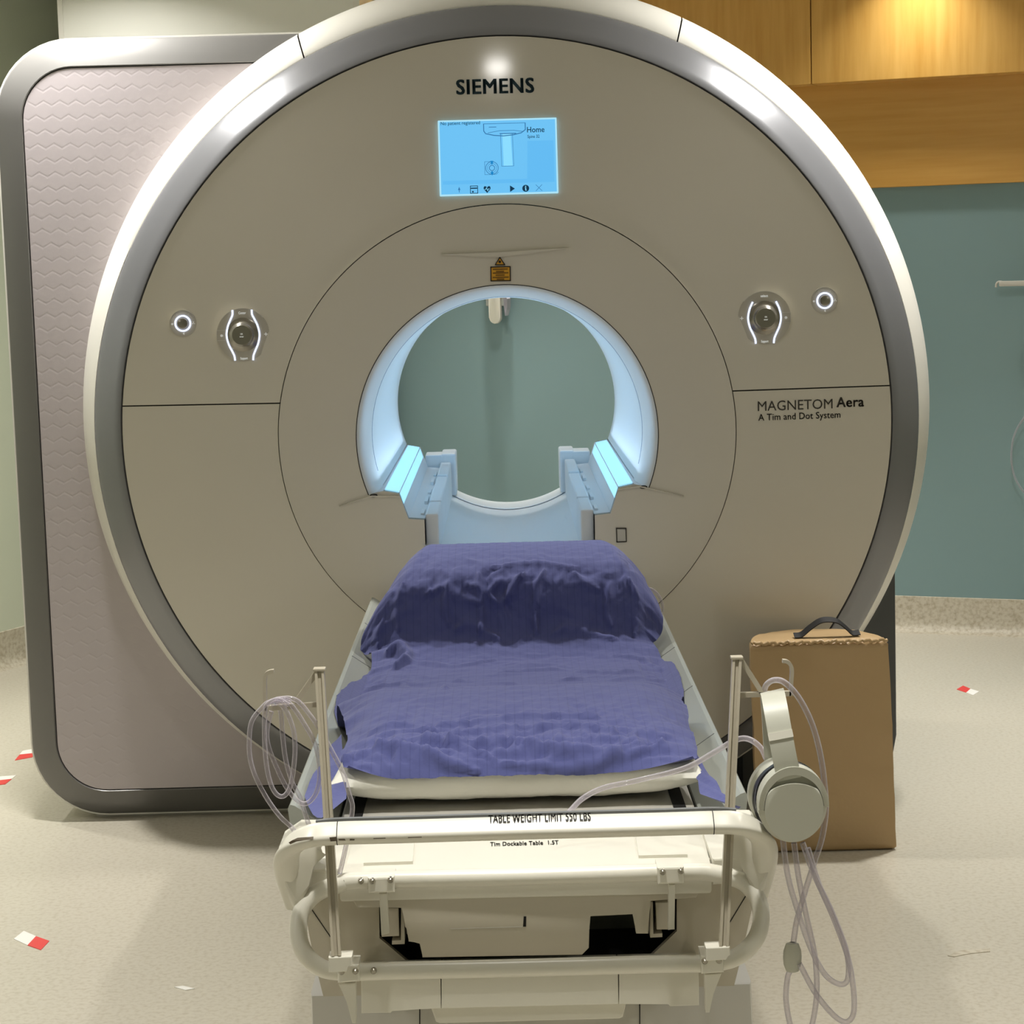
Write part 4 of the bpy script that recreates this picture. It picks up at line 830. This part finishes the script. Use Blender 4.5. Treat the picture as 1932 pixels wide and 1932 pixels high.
# single folds of the cloth: points (x, distance along the cloth), height, half width
FOLDS = [(p, h, w_) for h, w_, p in (
    (.013, .011, [(-0.1335,0.178),(-0.0375,0.2112),(0.0599,0.2264),(0.139,0.2129)]), (.011, .010, [(-0.119,0.1241),(-0.02,0.1611),(0.093,0.1625),(0.1816,0.1194)]), (.014, .012, [(-0.1095,0.0853),(-0.0117,0.0927),(0.0723,0.0555),(0.1472,0.0397),(0.2307,0.088)]),
    (.016, .013, [(-0.0207,0.0304),(0.0541,0.017),(0.1294,0.0202),(0.1806,0.0385),(0.238,0.0738)]), (.020, .013, [(-0.2771,0.0542),(-0.2156,0.0844),(-0.1553,0.0616),(-0.1044,0.027),(-0.0628,0.0151)]), (.013, .011, [(-0.1772,0.0809),(-0.1449,0.1265),(-0.1053,0.0899),(-0.0373,0.0423)]),
    (.009, .010, [(-0.239,0.1886),(-0.187,0.2013),(-0.133,0.1598)]), (.010, .012, [(0.0295,0.0307),(0.0971,0.0446),(0.1576,0.0745)]), (-.012, .012, [(0.0478,0.088),(0.1075,0.0908),(0.1739,0.0644)]), (-.013, .014, [(-0.0625,0.0492),(0.0214,0.04),(0.088,0.0289)]),
    (.015, .012, [(-0.1832,1.341),(-0.144,1.3516),(-0.0985,1.322),(-0.0701,1.3118)]), (.015, .011, [(-0.0687,1.3801),(-0.0695,1.3355),(-0.0672,1.2883),(-0.0703,1.2453)]), (.014, .010, [(-0.1369,1.3616),(-0.1469,1.314),(-0.134,1.2694)]), (.018, .012, [(0.0733,1.3823),(0.0537,1.3439),(0.0431,1.2971),(0.0485,1.2468)]),
    (.016, .011, [(0.0292,1.3723),(0.0031,1.3454),(-0.0241,1.3151),(-0.0468,1.3252)]), (.014, .012, [(-0.0978,1.3601),(-0.0522,1.3395),(-0.0173,1.3578),(0.0233,1.3693)]), (.012, .010, [(-0.2361,1.3785),(-0.25,1.3283),(-0.2461,1.2699)]), (.014, .012, [(0.139,1.3801),(0.1552,1.353),(0.1869,1.34)]),
    (.016, .012, [(0.2577,1.3759),(0.2765,1.3375),(0.2722,1.2905),(0.2609,1.2453)]), (.012, .010, [(0.2128,1.3535),(0.1994,1.3048),(0.209,1.2569)]), (.012, .011, [(-0.2823,1.3177),(-0.2964,1.2889),(-0.2919,1.2494)]), (.013, .014, [(-0.1228,1.2542),(-0.0996,1.2705),(-0.0713,1.258),(-0.0317,1.2351)]),
    (.012, .014, [(0.0884,1.2428),(0.1175,1.2575),(0.1625,1.2403),(0.2183,1.2186)]), (.024, .013, [(-0.2694,1.1881),(-0.248,1.2208),(-0.2234,1.1655),(-0.2471,1.0772)]), (.008, .012, [(-0.2972,1.0843),(-0.2109,1.1318),(-0.1208,1.0931),(-0.0435,1.1304)]), (.007, .012, [(-0.0322,1.0153),(0.0877,1.0323),(0.2043,0.9729),(0.2819,1.0041)]),
    (.008, .010, [(-0.2963,0.9073),(-0.2232,0.9262),(-0.1228,0.4326)]), (.007, .011, [(-0.1174,0.9432),(0.0102,0.8978),(0.1382,0.9319)]), (.009, .011, [(0.214,1.1455),(0.2796,1.1234),(0.3162,1.0004)]), (.008, .010, [(-0.0396,1.4047),(0.0535,1.4173),(0.1455,1.3963)]))]
def fold_h(x, s):
    t_ = 0.0
    for P_, h, w_ in FOLDS:
        best = 9.0
        for i in range(len(P_)-1):
            ax, ay = P_[i]; bx, by = P_[i+1]; dx, dy = bx-ax, by-ay; L2 = dx*dx+dy*dy
            q = ((x-ax)*dx+(s-ay)*dy)/L2; q = 0 if q < 0 else 1 if q > 1 else q
            d = (x-ax-dx*q)**2+(s-ay-dy*q)**2
            k_ = (i+q)/(len(P_)-1); d = d/(.35+.65*math.sin(PI*k_))**2 if 0 < k_ < 1 else d/.12
            if d < best: best = d
        if best < 9*w_*w_: t_ += h*math.exp(-best/(w_*w_))
    return t_
def row(t):
    i = min(int(t), len(ROWS)-2); f = t-i
    g = [ROWS[max(0, i-1)], ROWS[i], ROWS[i+1], ROWS[min(len(ROWS)-1, i+2)]]
    return [crom(g[0][k], g[1][k], g[2][k], g[3][k], f) for k in range(6)]
bm = bmesh.new(); NU, NV = 190, 300; uvs = {}; GR = []
# rows spaced by length along the centre line
tt = [i*(len(ROWS)-1)/2000 for i in range(2001)]; cum = [0]; pr_ = row(0)
for t in tt[1:]:
    q = row(t); cum.append(cum[-1]+math.hypot(q[0]-pr_[0], q[1]-pr_[1])); pr_ = q
k = 0
def ridge(v): return 1-abs(v)
for j in range(NV+1):
    s = cum[-1]*j/NV
    while k < 1999 and cum[k+1] < s: k += 1
    t = tt[k]+(tt[k+1]-tt[k])*((s-cum[k])/max(1e-9, cum[k+1]-cum[k]))
    y, z, xl, xr, dl, dr = row(t); q2 = row(min(t+.05, len(ROWS)-1.001)); q1 = row(max(0, t-.05))
    ty, tz = q2[0]-q1[0], q2[1]-q1[1]; tl = math.hypot(ty, tz) or 1; ny, nz = -tz/tl, ty/tl     # normal of the centre line (up / towards the camera)
    zone_b = 1 if 14.5 < t < 20.5 else 0
    fb = max(0, 1-abs(t-17.3)/3.2); fp = max(0, 1-abs(t-3.2)/4.5); fm = max(0, 1-abs(t-11.5)/4.5)
    R = []
    for i in range(NU+1):
        u = -1+2*i/NU
        wob = .009*fbm(s*7, 3.3+(1 if u > 0 else 0)*7, 0.0, 2)+.0015*fbm(s*24, 9.1+(1 if u > 0 else 0)*5, 2, 2)
        half = (xr if u > 0 else -xl)+wob
        x = u*half
        e_ = max(0, (abs(u)-.72)/.28); drop = (dr if u > 0 else dl)*(e_**1.7)
        if t > 14.5: drop += (.02*max(0, (abs(u)-.35)/.65)**2)*min(1, fb*1.6)
        hem = .022*abs(u+.08)**2.2-.004 if t < 2 else 0
        # wrinkles
        wr = .0062*fm*(fbm(x*7+1.3, s*12, 1.7)+.7*ridge(2*fbm(x*9, s*16+4, 5.1))-.5)
        wr += .014*fb*(ridge(1.8*fbm(x*9+.9*fbm(x*5, s*5, 3), s*5.5, 7.7))-.62)+.005*fb*fbm(x*22, s*14, 2.2)
        ang = math.atan2(x-.02, (s+.06))
        wr += .011*fp*max(0, 1-abs(t-3.0)/3.4)*(ridge(2.0*fbm(ang*3.2, (x*x+s*s)**.5*16+1.5*fbm(x*6, s*6, 1), 4.4))-.6)*(1-.6*min(1, e_))
        wr += .0012*fbm(x*40, s*40, 8)+.72*fold_h(x+.006*fbm(x*11, s*11, 6), s+.006*fbm(x*12, s*12, 16))
        if e_ > 0: wr += .010*e_*fbm(s*14, 2.2+(1 if u > 0 else 0)*9, x*4)
        cy, cz_ = y+ny*wr+(hem if t < 2 else 0)*.0, z+nz*wr-drop+(hem*(1-t/2) if t < 2 else 0)
        sup = .6325 if abs(x) < .262 and cy > -1.47 else .6065+max(0, min(.04, (abs(x)-.285)*.70))+.0015
        if t < 8.5 and abs(x) < PW: sup = max(sup, pillow_z(x, max(PY-PD, min(PY+PD, cy)))+.0025) if PY-PD < cy < PY+PD else sup
        cz_ = max(cz_, sup)
        v = bm.verts.new((x, cy, cz_)); R.append(v); uvs[v] = ((x+.35)/.7, s)
    GR.append(R)
for j in range(NV):
    for i in range(NU): bm.faces.new((GR[j][i], GR[j][i+1], GR[j+1][i+1], GR[j+1][i]))
ul = bm.loops.layers.uv.new('UVMap')
for f in bm.faces:
    for l in f.loops: l[ul].uv = uvs[l.vert]
sheet = obj('bed_sheet', bm, M['sheet'], None, smooth=True, angle=180)
tag(sheet, 'rumpled blue sheet draped over the pillow and a raised bolster on the patient table', 'sheet')
# the sheet's loose corners hanging over the table sides beside the pillow
def flap(pl, th, nm):
    bm = bmesh.new(); P = [Vector(p) for p in pl]
    n = len(P)//2; top, bot = P[:n], P[n:][::-1]; a = spline(top, 5); b = spline(bot, 5); G = []
    for q in range(9):
        f = q/8; G.append([bm.verts.new(a[i].lerp(b[i], f)+Vector((0, -.006*math.sin(i*.9+f*2), .004*math.sin(i*1.3)))) for i in range(len(a))])
    for q in range(8):
        for i in range(len(a)-1): bm.faces.new((G[q][i], G[q][i+1], G[q+1][i+1], G[q+1][i]))
    return obj(nm, bm, M['sheet'], sheet, smooth=True, angle=180)
flap([(-0.3044,-1.5873,0.655),(-0.2871,-1.7618,0.655),(-0.2727,-1.903,0.655),(-0.2616,-2.0265,0.655)]+[(-0.2916,-2.1189,0.65),(-0.3297,-1.9945,0.65),(-0.3264,-1.816,0.65),(-0.3121,-1.6092,0.65)], .002, 'loose_corner')
flap([(0.2851,-1.7606,0.655),(0.2824,-1.8822,0.655),(0.2808,-1.9694,0.655),(0.277,-2.058,0.655)]+[(0.3302,-2.1242,0.651),(0.3166,-2.0626,0.651),(0.3073,-1.9436,0.651),(0.2932,-1.7673,0.651)], .002, 'loose_corner')
tag(obj('tube_loop', tube([(0.3006,-0.62,0.6819),(0.3168,-0.62,0.6671),(0.3312,-0.62,0.681),(0.3339,-0.62,0.7024),(0.3261,-0.62,0.7241),(0.3111,-0.62,0.7388),(0.2947,-0.62,0.7416)], .003, 7), M['tube'], None, smooth=True), 'thin clear tube loop sticking out beside the blue sheet near the scanner', 'tubing')
# ------------------------------------------------------------------ tan bolster on the floor
box_t = thing('foam_bolster', 'tan vinyl half-round foam bolster standing on end on the floor before the scanner', 'bolster', (0.78, -0.1, 0))
xl, zl = (0.5786,0.5236); xr, zr = (0.9181,0.5248); xb = (0.9356,-0.0018)[0]; xbl = (0.5944,0.001)[0]
bm = bmesh.new(); G = []
def dshape(x0, x1, d):
    p = [(x0+(x1-x0)*i/24, -.19) for i in range(25)]
    return p+[((x0+x1)/2+(x1-x0)/2*math.cos(PI*i/24), -.19+d*math.sin(PI*i/24)**.75) for i in range(1, 24)]
for f in [0, .012, .03]+[i/20 for i in range(2, 19)]+[.965, .985, 1.0]:
    x0, x1 = xbl+(xl-xbl)*f, xb+(xr-xb)*f; ins = .006 if f in (0, 1.0) else 0
    G.append([bm.verts.new((x+ins*(1 if x < (x0+x1)/2 else -1)+.0025*fbm(x*8, y*8, f*4), y+.004*fbm(x*5, f*5, 2)+(.003*fbm(x*40, 1, 3) if f > .95 else 0)+ins, .002+zl*f+.002*fbm(x*25, y*9, 8)*(f > .9))) for x, y in dshape(x0, x1, .185)])
n = len(G[0])
for a, b in zip(G, G[1:]):
    for i in range(n): bm.faces.new((a[i], a[(i+1) % n], b[(i+1) % n], b[i]))
bm.faces.new(G[0][::-1]); bm.faces.new(G[-1]); obj('foam_body', bm, M['vinyl'], box_t, smooth=True, angle=50)
bm = bmesh.new(); pth = [Vector((x, -.19, zl+.0045)) for x in [xl+.004+(xr-xl-.008)*i/60 for i in range(61)]]
for i, p in enumerate(pth): p.z += .0022*math.sin(i*2.1)+.0015*math.sin(i*.9); p.y += .002*math.sin(i*1.7)
sweep(bm, pth, .0045); obj('top_seam', bm, M['vinyl'], box_t, smooth=True)
zt = zl+.004
hp = [Vector(v) for v in [(0.6963,-0.12,0.5325),(0.7147,-0.12,0.5346),(0.7359,-0.12,0.5514),(0.7596,-0.12,0.5667),(0.7807,-0.12,0.5701),(0.8043,-0.12,0.5655),(0.8252,-0.12,0.5489),(0.8408,-0.12,0.5352),(0.8592,-0.12,0.536)]]
bm = bmesh.new(); sweep(bm, spline(hp, 6), [(-.0125, -.0012), (.0125, -.0012), (.0125, .0012), (-.0125, .0012)], up=(0, 1, .35)); obj('carry_strap', bm, M['strap'], box_t, smooth=True)
# ------------------------------------------------------------------ tape markers and thin pale patches on the floor
def marker(label, white, red):
    bm = bmesh.new(); prism(bm, white+[], 0.0, .0012, axis='Z')
    t_ = thing('floor_marker', label, 'floor marker', (white[0][0], white[0][1], 0), 'tape markers on the floor')
    obj('white_half', bm, M['tape'], t_); bm = bmesh.new(); prism(bm, red, 0.0, .0013, axis='Z'); obj('red_half', bm, M['red'], t_)
marker('red and white floor tape marker nearest the patient table, well clear of the scanner', [(-1.1297,-0.6868),(-1.1199,-0.6335),(-1.0834,-0.6728),(-1.0883,-0.7327)], [(-1.0834,-0.6728),(-1.0459,-0.708),(-1.0513,-0.767),(-1.0883,-0.7327)])
marker('red and white floor tape marker lying closest to the silver housing frame on the left', [(-1.535,1.0725),(-1.5366,1.121),(-1.4973,1.1514),(-1.491,1.0881)], [(-1.5318,0.9978),(-1.5345,1.0704),(-1.4905,1.086),(-1.4865,1.0331)])
marker('red and white floor tape marker cut off by the left edge of the photo', [(-1.5373,0.7485),(-1.5372,0.7981),(-1.4822,0.8109),(-1.4859,0.7676)], [(-1.5406,0.688),(-1.5368,0.7466),(-1.4855,0.7657),(-1.4897,0.7067)])
marker('red and white floor tape marker on bare floor right of the tan bolster', [(1.5161,1.5938),(1.5434,1.6503),(1.5614,1.605),(1.529,1.55)], [(1.4962,1.6478),(1.5305,1.7042),(1.5434,1.6503),(1.5161,1.5938)])
for nm, lb, pl in (('floor_patch', 'small white scrap lying on the floor left of the table foot', [(-0.7178,-1.0218),(-0.7011,-1.0169),(-0.6744,-1.0344),(-0.6917,-1.0422)]), ('floor_patch', 'faint white scrap lying on the floor right of the hanging headset tubes', [(0.892,-0.9615),(0.9255,-0.9312),(0.9901,-0.9231),(0.9854,-0.9427),(0.9408,-0.9523),(0.9037,-0.9689)])):
    bm = bmesh.new(); prism(bm, pl, 0, .0015, axis='Z'); tag(obj(nm, bm, M['cove'] if 'faint' in lb else M['tape']), lb, 'patch', 'pale patches on the floor')
# ------------------------------------------------------------------ fittings on the teal wall
def tow(bm, s0=None):
    rot = Matrix((WT, WN, Vector((0, 0, 1)))).transposed().to_4x4(); bmesh.ops.transform(bm, matrix=Matrix.Translation(WA)@rot, verts=bm.verts); return bm
sv = (Vector((-0.029,3.2997,1.2733))-WA).dot(WT)
br = thing('wall_bracket', 'white rounded tongue bracket on the teal wall, seen through the bore', 'wall bracket', WA+WT*sv+Vector((0, 0, 1.23)))
bm = bmesh.new(); pl = [(sv+x, z) for x, z in rrect(-.025, .025, 1.229, 1.60, .0249, 8)]; prism(bm, pl, -.075, -.055, .004); obj('tongue', tow(bm), M['plastic'], br, smooth=True)
bm = bmesh.new(); box(bm, sv-.045, sv+.035, -.056, -.0005, 1.30, 1.60, .004); obj('back_plate', tow(bm), M['shield'], br)
bm = bmesh.new(); prism(bm, [(sv+.035, 1.345), (sv+.052, 1.33), (sv+.050, 1.29), (sv+.040, 1.26), (sv+.036, 1.30)], -.06, -.02); obj('clear_clip', tow(bm), M['tube'], br)
sr = (Vector((1.8541,2.5764,1.3459))-WA).dot(WT)
wr_ = thing('wall_rail', 'pale grey hooked rail on the teal wall at the right edge', 'wall rail', WA+WT*sr+Vector((0, 0, 1.345)))
bm = bmesh.new(); box(bm, sr+.012, sr+.42, -.075, -.05, 1.337, 1.357, .004); obj('rail', tow(bm), M['plastic2'], wr_, smooth=True)
bm = bmesh.new(); sweep(bm, spline([(sr+.03, -.062, 1.352), (sr+.012, -.062, 1.355), (sr+.002, -.062, 1.348), (sr, -.062, 1.334)], 5), .004); obj('hook', tow(bm), M['plastic2'], wr_, smooth=True)
bm = bmesh.new(); box(bm, sr+.2, sr+.24, -.055, -.0005, 1.33, 1.36); obj('mount', tow(bm), M['plastic2'], wr_)
tb = tube([(1.9982,2.5103,0.8997),(1.9513,2.5284,0.8478),(1.9151,2.5423,0.7796),(1.9044,2.5464,0.7031),(1.9119,2.5435,0.6347),(1.9341,2.535,0.5826),(1.9707,2.5209,0.5387),(2.0271,2.4992,0.5196)], .0035, 6)
tag(obj('hanging_tube', tb, M['tube'], None, smooth=True), 'thin clear tube hanging in a loop on the teal wall below the rail', 'tubing')
